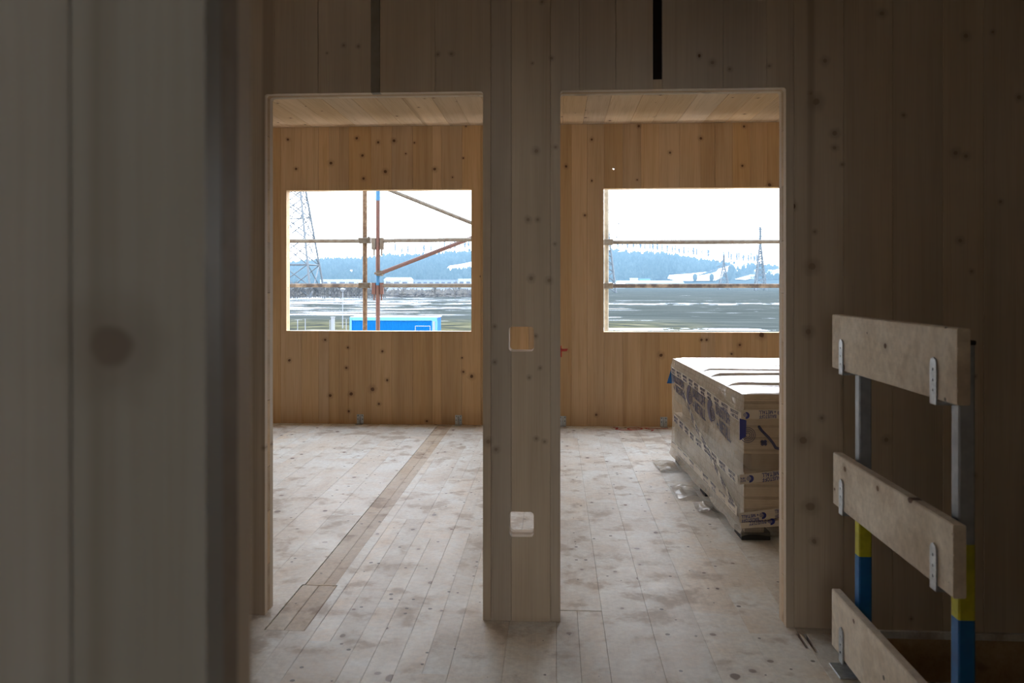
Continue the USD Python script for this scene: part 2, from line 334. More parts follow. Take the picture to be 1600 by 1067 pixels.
# ---- partition with two doorways, two socket holes and a slot
d1 = (P(413.5, 500, D1)[0], P(754.5, 500, D1)[0], P(600, 144.5, D1)[2])
d2 = (P(875.5, 500, D1)[0], P(1228, 500, D1)[0], P(1050, 139, D1)[2])
cut = hole(d1[0], d1[1], -.2, d1[2], D1 - .1, D1B + .1, .012) + hole(d2[0], d2[1], -.2, d2[2], D1 - .1, D1B + .1, .012)
for (a, b, c, d) in ((795, 834, 549, 510.5), (796, 834, 838.5, 800)):
    p, q = P(a, c, D1), P(b, d, D1)
    cut = cut + hole(p[0], q[0], p[2], q[2], D1 - .1, D1B + .1, .014)
s0, s1, sz = PX(1020.5, D1), PX(1035, D1), P(1028, 124, D1)[2]
slot = mbox((s0, D1 - .1, sz), (s1, D1 + .031, 3.2))
px_edges = [430, 497, 579.5, 593.5, 680, 767, 799, 905, 962, 1020.5, 1035, 1130, 1240.5, 1318, 1395, 1473, 1537, 1600, 1668]
fe = spread_edges(XL + .004, XR - .004, [PX(p, D1) for p in px_edges])
gi = min(range(len(fe)), key=lambda i: abs(fe[i] - PX(579.5, D1)))
part_wall = Thing('wall_partition', kind='structure')
boards(part_wall, 'board', 'spruce_partition', fe, D1, D1 + .032, 0, CEIL, cut + slot, jitter=.0012, special={gi: 'gray_strip'})
core(part_wall, 'spruce_cross_layer', XL + .004, XR - .004, D1 + .0325, D1 + .0625, .002, CEIL, cut)
boards(part_wall, 'board', 'spruce_partition', spread_edges(XL + .004, XR - .004), D1 + .063, D1B, 0, CEIL, cut, jitter=.0008)
part_wall.part('dark_strip', tm(mbox((s0 + .001, D1 + .014, sz + .004), (s1 - .001, D1 + .03, CEIL))), 'dark_strip', label='dark lining painted as shade into the slot above the right doorway')

# ---- outer wall with two window openings and a drilled hole
w1 = (PX(447.5, D2), PX(736.5, D2)); w2 = (PX(943, D2), PX(943, D2) + 1.78)
wz = (P(600, 517.5, D2)[2], P(600, 296.5, D2)[2])
hp = P(959, 263, D2)
cutf = mbox((w1[0], D2 - .1, wz[0]), (w1[1], D2B + .1, wz[1])) + mbox((w2[0], D2 - .1, wz[0]), (w2[1], D2B + .1, wz[1]))
for dx in (-3.05, 3.05):                      # unseen windows added to this wall for room light, left and right of view
    a, b = (w1 if dx < 0 else w2); cutf = cutf + mbox((a + dx, D2 - .1, wz[0]), (b + dx, D2B + .1, wz[1]))
cutf = cutf + m3.Manifold.cylinder(1, .0135, .0135, 16).rotate([-90, 0, 0]).translate([hp[0], D2 - .4, hp[2]])
fe2 = spread_edges(XL, XR, [PX(p, D2) for p in (471, 498, 514, 530, 545, 580, 612, 645, 690, 722, 893, 944, 973, 1030, 1062, 1095, 1172)], (.13, .19))
far = Thing('wall_far', kind='structure')
boards(far, 'board', 'spruce_far_wall', fe2, D2, D2 + .034, -.026, CEIL, cutf, jitter=.0012)
core(far, 'spruce_cross_layer', XL, XR, D2 + .0345, D2 + .066, -.026, CEIL, cutf, .3)
boards(far, 'board', 'spruce_far_wall', spread_edges(XL, XR, (), (.16, .22)), D2 + .0665, D2B, -.026, CEIL, cutf)

# ---- the wall just in front of the lens, out of focus, whose doorway the camera looks through
FY, FYB = .645, .745
fx = PX(321.5, FY); fx_r = .68
cutd = mbox((fx, FY - .1, -.2), (fx_r, FYB + .1, 1.98))
fw = Thing('wall_near', kind='structure')
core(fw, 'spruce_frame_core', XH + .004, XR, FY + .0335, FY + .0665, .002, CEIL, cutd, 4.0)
e = [fx - .1165 * k for k in range(40) if fx - .1165 * k > XH + .1][::-1]
for a, b in zip(e, e[1:]):                   # joints lean very slightly, as in the photograph
    dx = .0035
    pts = [(a + .0014 + dx, 0), (b - .0004 + dx, 0), (b - .0004 - dx, CEIL), (a + .0014 - dx, CEIL)]
    M = m3.CrossSection([pts]).extrude(.033).transform(np.array([[1, 0, 0, 0], [0, 0, -1, FY + .033], [0, 1, 0, 0]], float))
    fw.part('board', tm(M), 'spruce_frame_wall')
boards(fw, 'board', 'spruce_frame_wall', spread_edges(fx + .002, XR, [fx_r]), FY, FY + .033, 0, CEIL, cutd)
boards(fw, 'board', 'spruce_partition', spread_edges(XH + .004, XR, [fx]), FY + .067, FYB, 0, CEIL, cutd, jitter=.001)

# ---- the other walls of the shell (behind the camera and to the sides)
bw = mbox((XH, YB - .1, 0), (XR, YB, CEIL)) - mbox((-1.0, YB - .3, .8), (.85, YB + .1, 2.4))
single('wall_back', tm(bw), 'spruce_partition', kind='structure')
single('wall_left', box((XL - .1, D1, 0), (XL, D2B, CEIL)), 'spruce_side_wall', kind='structure')
single('wall_right', box((XR, YB, 0), (XR + .1, D2B, CEIL)), 'spruce_side_wall', kind='structure')
hw = mbox((XH - .1, YB - .1, 0), (XH, D1 - .001, CEIL)) - mbox((XH - .3, 1.75, .8), (XH + .2, 2.2, 1.35))  # unseen hall-end window, added to light the hall from the left
single('wall_hall', tm(hw), 'spruce_side_wall', kind='structure')

# ---- ceiling
ceil = Thing('ceiling', kind='structure')
for a, b in zip(ce := spread_edges(XL, XR, (), (.19, .25)), ce[1:]):
    ceil.part('board', tm(cbox((a + .0006, D1B + .001, CEIL + rnd.uniform(0, .0012)), (b - .0006, D2B, CEIL + .034), .002, 1)), 'spruce_ceiling')
ceil.part('ceiling_slab', cat_([box((XH - .1, YB - .1, CEIL + .036), (XR + .1, D1B, CEIL + .16)), box((XL - .1, D1B, CEIL + .036), (XR + .1, D2B, CEIL + .16))]), 'spruce_ceiling')
ceil.part('hall_lining', box((XH, YB, CEIL + .001), (XR, D1B, CEIL + .0355)), 'spruce_ceiling')

# ---- floor of long planks, with the stairwell opening behind the guard rail
OX, OY0, OY1 = 1.105, 1.0, 3.165
floor = Thing('floor', kind='structure')
opening = mbox((OX, OY0, -.3), (2.98, OY1, .1))
PW = .187
xs = G(956, 1067, 0)[0]
n0 = math.floor((XL - xs) / PW)
cols = [xs + PW * k for k in range(n0, math.ceil((XR - xs) / PW) + 1)]
st = (-1.135, -.985)                          # the let-in strip in the left half
h_y = (3.045, 3.515)
strip_cut = mbox((st[0], h_y[0], -.02), (st[1] + .012, h_y[1], .1)) + mbox((st[0] + .012, h_y[1] - .001, -.02), (st[1] + .002, D2 - .004, .1))
notch = mbox((.926, 3.0, -.02), (.938, 3.13, .1)) + mbox((.948, 2.97, -.02), (.964, 3.12, .1))
fcut = opening + strip_cut + notch
for i, (a, b) in enumerate(zip(cols, cols[1:])):
    a, b = max(a, XL), min(b, XR); Y0p = D1 if b < XH else YB
    if b - a < .01: continue
    parts = [(a, b)]
    y = Y0p
    while y < D2 - .01:
        ln = (rnd.uniform(1.6, 3.4) - y if abs(a + .3) < 2.7 else D2 - y) if y < 1.4 or abs(a + .3) > 2.7 else rnd.uniform(1.1, 2.8)
        y1 = min(y + ln, D2 - .002)
        if D2 - y1 < .35: y1 = D2 - .002
        ya = y
        if y1 > ya + .05:
            subs = [(a, b)] if rnd.random() < .8 or y1 < 2.2 else [(a, (t := a + (b - a) * rnd.uniform(.42, .58))), (t, b)]
            dz = rnd.uniform(-.0008, .0008)
            for (p, q) in subs:
                M = cbox((p + .0003, ya + .0003, -.027), (q - .0003, y1 - .0003, dz), .0008, 1) - fcut
                for c in M.decompose():
                    if c.volume() > 2e-5: floor.part('plank', tm(c), 'spruce_floor')
        y = y1
slab = mbox((XH - .1, YB - .1, -.19), (XR + .1, D2B, -.0275)) + mbox((XL - .1, D1, -.19), (XH, D2B, -.0275)) - opening
floor.part('floor_slab', tm(slab), 'spruce_cross_layer_side')
m = (st[0] + st[1]) / 2
for (p, q) in ((st[0] + .003, m + .002), (m + .004, st[1] + .008)):
    floor.part('hatch_plank', tm(cbox((p, h_y[0] + .006, -.026), (q, h_y[1] - .005, -.001), .002, 1)), 'spruce_floor_strip', label='short plank of the small inset floor hatch at the left doorway')
y = h_y[1] + .004
while y < D2 - .01:
    y1 = min(y + rnd.uniform(1.0, 1.7), D2 - .006)
    if D2 - y1 < .4: y1 = D2 - .006
    for (p, q) in ((st[0] + .014, m + .02), (m + .0206, st[1] + .0005)):
        floor.part('inlaid_strip', tm(cbox((p, y, -.026), (q, y1 - .001, -.0022), .001, 1)), 'spruce_floor_strip')
    y = y1
# walls of the stairwell below the floor
sw = Thing('wall_stairwell', kind='structure')
for k, (a, b) in enumerate((((OX - .12, OY1, -2.9), (3.0, OY1 + .1, -.192)), ((OX - .12, OY0 - .1, -2.9), (3.0, OY0, -.192)), ((OX - .12, OY0, -2.9), (OX - .02, OY1, -.192)), ((2.98, OY0, -2.9), (3.08, OY1, -.192)), ((OX - .12, OY0 - .1, -3.0), (3.08, OY1 + .1, -2.9)))):
    sw.part('shaft_side' if k < 4 else 'shaft_floor', box(a, b), 'spruce_partition' if k < 2 else 'spruce_side_wall' if k < 4 else 'spruce_floor')

# ================================================================== outside: the ground and the hill
GZ = -3.55
usdkit.material(stage, L + 'winter_field', {
    'g': ('geometry', {}), 's': ('separate_xyz', {}),
    # ploughed soil with fine furrows
    'm1': ('mapping', {'scale': (.06, .5, 1.0), 'rotation': (0, 0, .3)}), 'n1': ('noise_texture', {'scale': 1.0, 'detail': 6.0, 'roughness': .65}),
    'soil': ('rgb_ramp', {'ramp': [(.3, (.019, .025, .025)), (.5, (.032, .039, .0385)), (.72, (.058, .066, .063))]}),
    # snow left lying in long streaks
    'm2': ('mapping', {'scale': (.06, .2, 1.0), 'rotation': (0, 0, -.1)}), 'n2': ('noise_texture', {'scale': 1.0, 'detail': 7.0, 'roughness': .62, 'distortion': .4}),
    'thr': ('map_range', {'from_min': -65., 'from_max': 25., 'to_min': .055, 'to_max': -.09, 'clamp': True}),
    'farness': ('map_range', {'from_min': 180., 'from_max': 420., 'to_min': 0., 'to_max': -.06, 'clamp': True}), 'nearby': ('map_range', {'from_min': 96., 'from_max': 122., 'to_min': -.09, 'to_max': 0., 'clamp': True}), 'a3': ('math', {'math_type': 'add'}), 'xr': ('math', {'math_type': 'greater_than', 'value2': 2.0}), 'b2r': ('math', {'math_type': 'multiply'}),
    'a1': ('math', {'math_type': 'add'}), 'a2': ('math', {'math_type': 'add'}),
    'sn': ('map_range', {'from_min': .545, 'from_max': .6, 'to_min': 0., 'to_max': 1., 'clamp': True}),
    'bandn': ('noise_texture', {'scale': .03, 'detail': 4.0}), 'bw': ('math', {'math_type': 'multiply_add', 'value2': 34., 'value3': -17.}), 'by': ('math', {'math_type': 'add'}),
    'b1': ('math', {'math_type': 'compare', 'value2': 196., 'value3': 6.}), 'b2': ('math', {'math_type': 'compare', 'value2': 86., 'value3': 2.2}), 'bb': ('math', {'math_type': 'maximum'}),
    'brk': ('noise_texture', {'scale': .12, 'detail': 6.0, 'roughness': .7}), 'bn': ('math', {'math_type': 'greater_than', 'value2': .53}), 'bb2': ('math', {'math_type': 'multiply'}), 'snow': ('math', {'math_type': 'maximum'}),
    # rough grass close to the building
    'gm': ('map_range', {'from_min': 96., 'from_max': 112., 'to_min': 1., 'to_max': 0., 'clamp': True}), 'gx': ('map_range', {'from_min': 8., 'from_max': 22., 'to_min': 1., 'to_max': .0, 'clamp': True}), 'gg': ('math', {'math_type': 'multiply'}),
    'gn': ('noise_texture', {'scale': .35, 'detail': 5.0}), 'grass': ('rgb_ramp', {'ramp': [(.35, (.022, .026, .025)), (.55, (.055, .057, .036)), (.7, (.085, .082, .06))]}),
    'c1': ('mix_color', {}), 'c2': ('mix_color', {'b': (.36, .39, .43)}), 'p': ('principled_bsdf', {'roughness': 1.0, 'specular_ior_level': .0})},
    [('g.position', 's.vector'), ('g.position', 'm1.vector'), ('m1.vector', 'n1.vector'), ('n1.fac', 'soil.fac'), ('g.position', 'm2.vector'), ('m2.vector', 'n2.vector'),
     ('s.x', 'thr.value'), ('s.y', 'farness.value'), ('n2.fac', 'a1.value1'), ('thr.result', 'a1.value2'), ('a1.value', 'a2.value1'), ('farness.result', 'a2.value2'), ('s.y', 'nearby.value'), ('a2.value', 'a3.value1'), ('nearby.result', 'a3.value2'), ('a3.value', 'sn.value'), ('s.x', 'xr.value1'), ('b2.value', 'b2r.value1'), ('xr.value', 'b2r.value2'),
     ('g.position', 'bandn.vector'), ('bandn.fac', 'bw.value1'), ('s.y', 'by.value1'), ('bw.value', 'by.value2'), ('by.value', 'b1.value1'), ('s.y', 'b2.value1'), ('b1.value', 'bb.value1'), ('b2r.value', 'bb.value2'),
     ('g.position', 'brk.vector'), ('brk.fac', 'bn.value1'), ('bb.value', 'bb2.value1'), ('bn.value', 'bb2.value2'), ('bb2.value', 'snow.value1'), ('sn.result', 'snow.value2'),
     ('s.y', 'gm.value'), ('s.x', 'gx.value'), ('gm.result', 'gg.value1'), ('gx.result', 'gg.value2'), ('g.position', 'gn.vector'), ('gn.fac', 'grass.fac'),
     ('gg.value', 'c1.fac'), ('soil.color', 'c1.a'), ('grass.color', 'c1.b'), ('snow.value', 'c2.fac'), ('c1.result', 'c2.a'), ('c2.result', 'p.base_color')], surface='p.BSDF')
plain('snow', (.4, .43, .47), .8, spec=.1)
plain('forest_ground', (.02, .028, .03), .95, spec=.0)
plain('conifer', (.016, .028, .03), .95, spec=.0, noise=(.05, (.028, .042, .045)))
plain('bare_wood', (.045, .045, .05), .9, spec=.05)
plain('shrub_wood', (.055, .058, .062), .9, spec=.05, noise=(.4, (.085, .085, .08)))
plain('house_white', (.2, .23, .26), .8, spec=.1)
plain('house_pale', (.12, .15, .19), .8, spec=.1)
plain('roof_blue', (.05, .14, .3), .6)
plain('roof_gray', (.12, .14, .17), .8)
plain('dark_glass', (.02, .03, .05), .3)
plain('pylon_steel', (.06, .075, .09), .6, .3)
plain('container_blue', (.0004, .085, .27), .6, spec=.1, noise=(1.5, (.0006, .092, .29)))
plain('container_light_blue', (.06, .2, .5), .45)
plain('sign_white', (.16, .18, .21), .6)
plain('lamp_white', (.15, .175, .21), .5)
plain('rusty_tube', (.075, .042, .022), .7, .2, noise=(26., (.13, .095, .06)), bump=.4)
plain('red_tube', (.066, .024, .019), .6, noise=(30., (.055, .027, .021)))
plain('gray_tube', (.085, .078, .064), .6, .3, noise=(20., (.065, .05, .036)))
plain('tarnished_tube', (.035, .025, .02), .7, .2, noise=(9., (.14, .11, .08)))
plain('zinc_tube', (.23, .22, .18), .5, .3, noise=(18., (.17, .155, .125)))
plain('tube_blue', (.01, .09, .2), .5)

single('ground', box((-2500, 9.5, GZ - .5), (2500, 3200, GZ)), 'winter_field', kind='structure')
ridge = np.array([(250, 402), (450, 405), (497, 400), (560, 400), (600, 392), (650, 394), (700, 389), (740, 385), (850, 381), (950, 384), (990, 388), (1030, 391), (1060, 395), (1100, 400), (1130, 404), (1180, 409), (1220, 411), (1300, 415), (1450, 420)], float)
YBASE, YRIDGE = 1500., 2200.
def column(px):
    b = P(px, HOR, YBASE); b[2] = GZ
    return b, P(px, np.interp(px, ridge[:, 0], ridge[:, 1]) + 7.5, YRIDGE)
def on_hill(px, py, lift=0.0):
    b, r = column(px)
    d = ray(px, py); sl = d[2] / d[1]        # height gained per metre of y along the view ray
    t = (b[2] - EYE - sl * b[1]) / (sl * (r[1] - b[1]) - (r[2] - b[2]))
    p = b + (r - b) * np.clip(t, 0, 1); p[2] += lift; return p, t
hv, hf = [], []
cs = np.linspace(250, 1450, 121)
for px in cs:
    b, r = column(px)
    hv += [b - (0, 0, 2), b + (r - b) * .5, r, r + (0, 500, -40), np.array([r[0], r[1] + 900, GZ - 2])]
for i in range(len(cs) - 1):
    for j in range(4):
        a = i * 5 + j; hf += [[a, a + 5, a + 6], [a, a + 6, a + 1]]
single('hill', (np.array(hv), np.array(hf)), 'forest_ground', kind='structure')
snow_polys = [[(1043, 436), (1045, 430.5), (1075, 428.5), (1105, 425.5), (1140, 415.5), (1180, 409.8), (1222, 408), (1222, 411), (1190, 414), (1170, 418.5), (1150, 421.5), (1140, 428), (1128, 434), (1118, 439), (1060, 440)],
              [(694, 424), (702, 416), (722, 413), (745, 408), (748, 418), (720, 424)], [(522, 428), (530, 424), (556, 422), (564, 426), (545, 429)],
              [(1148, 437), (1170, 431), (1186, 430), (1180, 434), (1165, 438)], [(1190, 428), (1215, 421), (1240, 419), (1240, 426), (1205, 432)]]
shapes = [Polygon(p) for p in snow_polys]
for poly in shapes:
    v2, f2 = trimesh.creation.triangulate_polygon(poly.segmentize(6), engine='earcut')
    single('snow_patch', (np.array([on_hill(*q, 1.2)[0] for q in v2]), np.array(f2)), 'snow', kind='structure')

# haze over the fields
usdkit.material(stage, L + 'winter_haze', {'v': ('scatter_volume', {'color': (.40, .70, 1.0), 'density': 7e-5, 'anisotropy': 0.0})}, volume='v.volume')
single('haze', box((-1800, 150, GZ + .05), (1800, 2700, 260)), 'winter_haze', label='thin bluish winter haze lying over the fields and hill', cat='haze', kind='stuff')

# ---- forest on the hillside
def cone_field(pts, hs, rs, seed=1):
    r = np.random.default_rng(seed); V, Fc = [], []
    n = 6; an = np.arange(n) / n * 2 * np.pi
    ring = np.column_stack([np.cos(an), np.sin(an), np.zeros(n)])
    base = np.arange(n); f1 = np.column_stack([base, (base + 1) % n, np.full(n, n)])
    tiers = [(0.08, 1.0, .62), (.38, .72, 1.0)]
    for p, h, q in zip(pts, hs, rs):
        for z0, k, z1 in tiers:
            o = len(V) * (n + 1)
            V.append(np.vstack([ring * q * k * r.uniform(.75, 1.15, (n, 1)) + p + (0, 0, z0 * h), p + np.array([0, 0, z1 * h])])); Fc.append(f1 + o)
    return np.vstack(V), np.vstack(Fc)
fr = np.random.default_rng(3)
from shapely.geometry import Point
import shapely
pts = []
for px in np.arange(300, 1420, 3.3):
    b, r = column(px)
    for t in np.linspace(.04, 1, 22):
        q = px + fr.uniform(-2, 2); bb, rr = column(q); tt = min(1, t + fr.uniform(-.025, .025)); pts.append((q, *(bb + (rr - bb) * tt), tt))
pts = np.array(pts)
yc = pts[:, 2] * CY - pts[:, 1] * SY; pyy = HOR - F * (pts[:, 3] - EYE) / yc
keep = ~np.any([shapely.contains_xy(p.buffer(1.2), pts[:, 0], pyy) for p in shapes], 0)
village = (pts[:, 0] > 1125) & (pyy > 421) & (fr.random(len(pts)) < .72)
edge = (pts[:, 4] > .9) & (fr.random(len(pts)) < .6)
open_slope = (pts[:, 0] > 1020) & (pyy > 437)
keep &= ~village & ~edge & ~open_slope
fp = pts[keep][:, 1:4]
single('forest', cone_field(fp, fr.uniform(11, 18, len(fp)) * (1 + .2 * np.sin(pts[keep][:, 0] * .05)) * np.where(pts[keep][:, 4] > .88, .75, 1), fr.uniform(5, 8.5, len(fp))), 'conifer', 'dense dark conifer forest covering the hillside beyond the fields', 'forest', kind='stuff')

# ---- leafless trees: two shapes, grown once and copied
def bare_tree(seed, h, spread, depth=4, trunk=.3):
    r = np.random.default_rng(seed); segs = []
    def grow(p, d, l, rad, k):
        q = p + d * l; segs.append((p, q, rad, rad * .7))
        if k == 0: return
        for _ in range(int(r.integers(2, 4)) + (k > 2)):
            ax = r.normal(size=3); ax -= d * ax.dot(d); ax /= np.linalg.norm(ax)
            nd = d + ax * spread * r.uniform(.5, 1.2) + np.array([0, 0, .12]); nd /= np.linalg.norm(nd)
            grow(p + d * l * r.uniform(.45, 1.0), nd, l * r.uniform(.6, .8), rad * .62, k - 1)
    grow(np.zeros(3), np.array([0, 0, 1.]), h * .36, trunk, depth)
    return segs
def twigs(segs): return cat_([tube(a, b, r0, 3, r1) for a, b, r0, r1 in segs])
tree_meshes = {}
def tree_thing(name, seed, h, spread, mat, loc, label, cat, group, depth=4, trunk=.3):
    segs = bare_tree(seed, h, spread, depth, trunk)
    t = Thing(name, label, cat, loc, group)
    o = np.array(loc)
    t.part('trunk', twigs([(a + o, b + o, c, d) for a, b, c, d in segs[:1]]), mat)
    t.part('branches', twigs([(a + o, b + o, c, d) for a, b, c, d in segs[1:]]), mat, kind='stuff')
    return t.path
RT = 'slender leafless tree standing in the thin row along the hill crest'
RG = 'bare trees along the hill crest'
ridge_px = [x + rnd.uniform(-1.5, 1.5) for x in (964, 973, 980, 988, 994, 1001, 1007, 1013, 1020, 1027, 1034, 1041, 1048, 1055, 1061, 1068, 1075, 1082, 1088, 1096, 1106, 1128, 1136, 1142, 1148, 1154, 1160, 1166, 1171, 1176, 1181, 620, 629, 640, 652, 664, 676, 696, 704, 711, 719, 727, 733)]
protos = []
def crest_tree(seed, p, h, w):
    r = np.random.default_rng(seed); t = Thing('ridge_tree', RT, 'tree', p, RG)
    t.part('trunk', tube(p, p + (0, 0, h * .8), .9, 5, .5), 'bare_wood')
    tw = []
    for _ in range(70):
        z0 = h * r.uniform(.3, .78); a = r.uniform(0, 6.28); l = h * r.uniform(.12, .26); o = w * r.uniform(.4, 1)
        tw.append(tube(p + (0, 0, z0), p + (math.cos(a) * o, math.sin(a) * o, z0 + l), .6, 3, .45))
    t.part('branches', cat_(tw), 'bare_wood', kind='stuff'); return t.path
for i, q in enumerate(ridge_px):
    p = column(q)[1] - np.array([0, 14, .5]); s = rnd.uniform(.85, 1.15)
    if i < 3: protos.append(crest_tree(20 + i, p, 33, (3.2, 2.4, 4.0)[i]))
    else: copy_of(protos[i % 3], 'ridge_tree', p, rnd.uniform(0, 360), s, RT, 'tree', RG)
def ground_at(px, y, z=GZ): p = P(px, HOR, y); p[2] = z; return p
SL, SG = 'bushy leafless shrub in the gray hedge at the far edge of the left field', 'hedge shrubs across the left field'
protos = []
for i in range(46):
    q = 444 + i * 3.5 + rnd.uniform(-1.5, 1.5); p = ground_at(q, 262 + rnd.uniform(-6, 14)); s = rnd.uniform(.85, 1.15)
    if i < 3: protos.append(tree_thing('hedge_shrub', 40 + i, 5.6 * s, .75, 'shrub_wood', p, SL, 'shrub', SG, 4, .22))
    else: copy_of(protos[i % 3], 'hedge_shrub', p, rnd.uniform(0, 360), s, SL, 'shrub', SG)
for q, y, h, lab in ((628, 262, 7.2, 'broad bare tree at the field edge right of the red scaffold tube'), (680, 268, 6.0, 'smaller bare tree at the field edge, middle one above the blue container'),
                     (711, 262, 7.6, 'wide bare tree at the field edge near the right side of the left window')):
    tree_thing('field_tree', int(q), h, .8, 'shrub_wood', ground_at(q, y), lab, 'tree', None, 5, .2)
strip_pts = np.array([ground_at(x, 290 + rnd.uniform(-8, 20)) for x in np.arange(436, 760, .9)])
single('hedge', cone_field(strip_pts, rng.uniform(1.6, 3.4, len(strip_pts)), rng.uniform(1.0, 2.0, len(strip_pts)), 5), 'shrub_wood', 'low gray brush filling the field edge below the hill', 'hedge', kind='stuff')

# ---- houses and sheds at the foot of the hill
def building(name, label, px0, px1, y, h, depth, wall, roof, gable=0.0, windows=0, base=None, over=.3):
    z0 = GZ if base is None else base
    a, b = PX(px0, y), PX(px1, y)
    t = Thing(name, label, 'building', ((a + b) / 2, y + depth / 2, z0))
    t.part('wall', box((a, y, z0), (b, y + depth, z0 + h)), wall)
    if gable:
        pr = Polygon([(-over, 0), (depth + over, 0), (depth / 2, gable)])
        M = m3.CrossSection([list(pr.exterior.coords)[:-1][::1]]).extrude(b - a + 2 * over)
        M = M.transform(np.array([[0, 0, 1, a - over], [1, 0, 0, y], [0, 1, 0, z0 + h]], float))
        t.part('roof', tm(M), roof)
    else:
        t.part('roof', box((a - over, y - over, z0 + h), (b + over, y + depth + over, z0 + h + .5)), roof)
    for k in range(windows):
        c = a + (b - a) * (k + .5) / windows; w = (b - a) / windows * .3
        t.part('window', box((c - w, y - .12, z0 + h * .4), (c + w, y + .05, z0 + h * .75)), 'dark_glass')
    return t
building('warehouse', 'long low white hall between lattice pylon and brown scaffold tube', 500, 556, 900, 9, 30, 'house_white', 'snow', 0, 4)
building('warehouse', 'white hall with a low roof just right of the red scaffold tube', 600, 639, 880, 9, 28, 'house_white', 'snow', 2.5, 3)
building('warehouse', 'long pale blue-gray hall with a row of small windows above the container', 641, 716, 940, 9, 30, 'house_pale', 'house_pale', 0, 8)
building('warehouse', 'bright white block at the right edge of the left window', 716, 737, 870, 9.5, 25, 'house_white', 'snow', 0, 2)
building('warehouse', 'snow-white rounded-roof shed at the left edge of the right window', 940, 977, 860, 3.8, 16, 'house_white', 'snow', 2.4, 2)
building('factory', 'long factory with a blue roof below the forested hill', 965, 1069, 1000, 5.5, 40, 'house_white', 'roof_blue', 3.2, 9)
building('factory', 'flat gray upper block on the long blue-roofed factory, left one', 985, 997, 1046, 11.5, 10, 'house_white', 'snow', 0, 2)
building('factory', 'flat blue upper block behind the long factory, right one', 999, 1016, 1046, 11.0, 10, 'roof_blue', 'roof_blue', 0, 0)
for i, (q, py, w, lab) in enumerate(((1150, 428, 7, 'small pale house on the hill slope, leftmost of the hamlet'), (1158, 424, 6, 'upper small house beside the wooded snow field'), (1176, 435, 8, 'low pale house at the foot of the hamlet'),
                                     (1183, 427, 6, 'small house left of the tall right pylon'), (1196, 433, 7, 'house just right of the tall right pylon'), (1204, 427, 6, 'upper house near the doorway jamb in the right window'), (1212, 434, 8, 'house nearest the doorway jamb in the right window'))):
    p = on_hill(q, py)[0]
    building('house', lab, q - w / 2, q + w / 2, p[1] - 8, 6.5, 9, ('house_white', 'house_pale')[i % 2], ('snow', 'roof_gray')[i % 3 == 2], 3.5, 2, base=p[2] - 1.5)
for i, (q, py, lab) in enumerate(((1143, 432, 'dark round tree at the right end of the snow field, upper one'), (1138, 440, 'dark round tree below the upper one beside the snow field'), (1086, 439.5, 'lone dark tree at the foot of the snow field, left one'), (1112, 439.5, 'lone dark tree at the foot of the snow field, right one'))):
    p, _ = on_hill(q, py); h = (24, 20, 14, 14)[i]
    t = Thing('slope_tree', lab, 'tree', p)
    t.part('trunk', tube(p, p + (0, 0, h * .4), .5, 6), 'bare_wood')
    cr = trimesh.creation.icosphere(2, 1); cr.vertices *= (h * .3, h * .3, h * .48); cr.vertices *= (1 + .25 * meshkit.noise(cr.vertices * .35))[:, None]; cr.apply_translation(p + (0, 0, h * .55))
    t.part('crown', cr, 'conifer', True)

# ---- lattice pylons
def pylon(label, px, y, top, half, arms, r=.12, taper=.12):
    c = ground_at(px, y); t = Thing('pylon', label, 'pylon', c)
    waist, wz_ = half * taper, top * .72
    def half_at(z): return half + (waist - half) * min(z / wz_, 1)
    cs = [(-1, -1), (1, -1), (1, 1), (-1, 1)]
    def at(k, z): h = half_at(z); return c + np.array([cs[k][0] * h, cs[k][1] * h, z])
    for k in range(4): t.part('leg', path_tube([at(k, 0), at(k, wz_), at(k, top)], r * 1.5, 5), 'pylon_steel')
    z, lv = 0, [0]
    while z < top - 1: z += max(half_at(z) * 1.35, 1.6); lv.append(min(z, top))
    seg = []
    for za, zb in zip(lv, lv[1:]):
        for k in range(4):
            j = (k + 1) % 4
            seg += [tube(at(k, za), at(j, zb), r * .75, 4), tube(at(j, za), at(k, zb), r * .75, 4)]
            if lv.index(za) % 2 == 0: seg.append(tube(at(k, zb), at(j, zb), r * .75, 4))
    t.part('bracing', cat_(seg), 'pylon_steel', kind='stuff')
    for za, w in arms:
        seg = []
        for s in (-1, 1):
            tip = c + np.array([s * w, 0, za])
            for k in range(4):
                if cs[k][0] == s: seg += [tube(at(k, za), tip, r * .7, 4), tube(at(k, za + 1.8), tip, r * .7, 4)]
            seg.append(tube(tip, tip - (0, 0, 2.4), r * .6, 5))
        t.part('crossarm', cat_(seg), 'pylon_steel')
    return t
pylon('big lattice pylon seen at the left edge of the left window', 460, 280, 72, 8.6, ((50, 11), (58, 14), (66, 10)), .26, .14)
pylon('lattice pylon half hidden by the scaffold tube at left of the right window', 949, 420, 46, 4.4, ((29, 5.5), (36, 7.2), (42, 5.2)), .22)
pylon('faint lattice pylon in front of the snow field on the hill', 1131, 620, 27, 4.0, ((18, 5), (22, 6)), .2)
pylon('tall thin lattice pylon at the right in the right window', 1188, 560, 44, 3.6, ((30, 5), (36, 6.5), (41, 4.5)), .24)

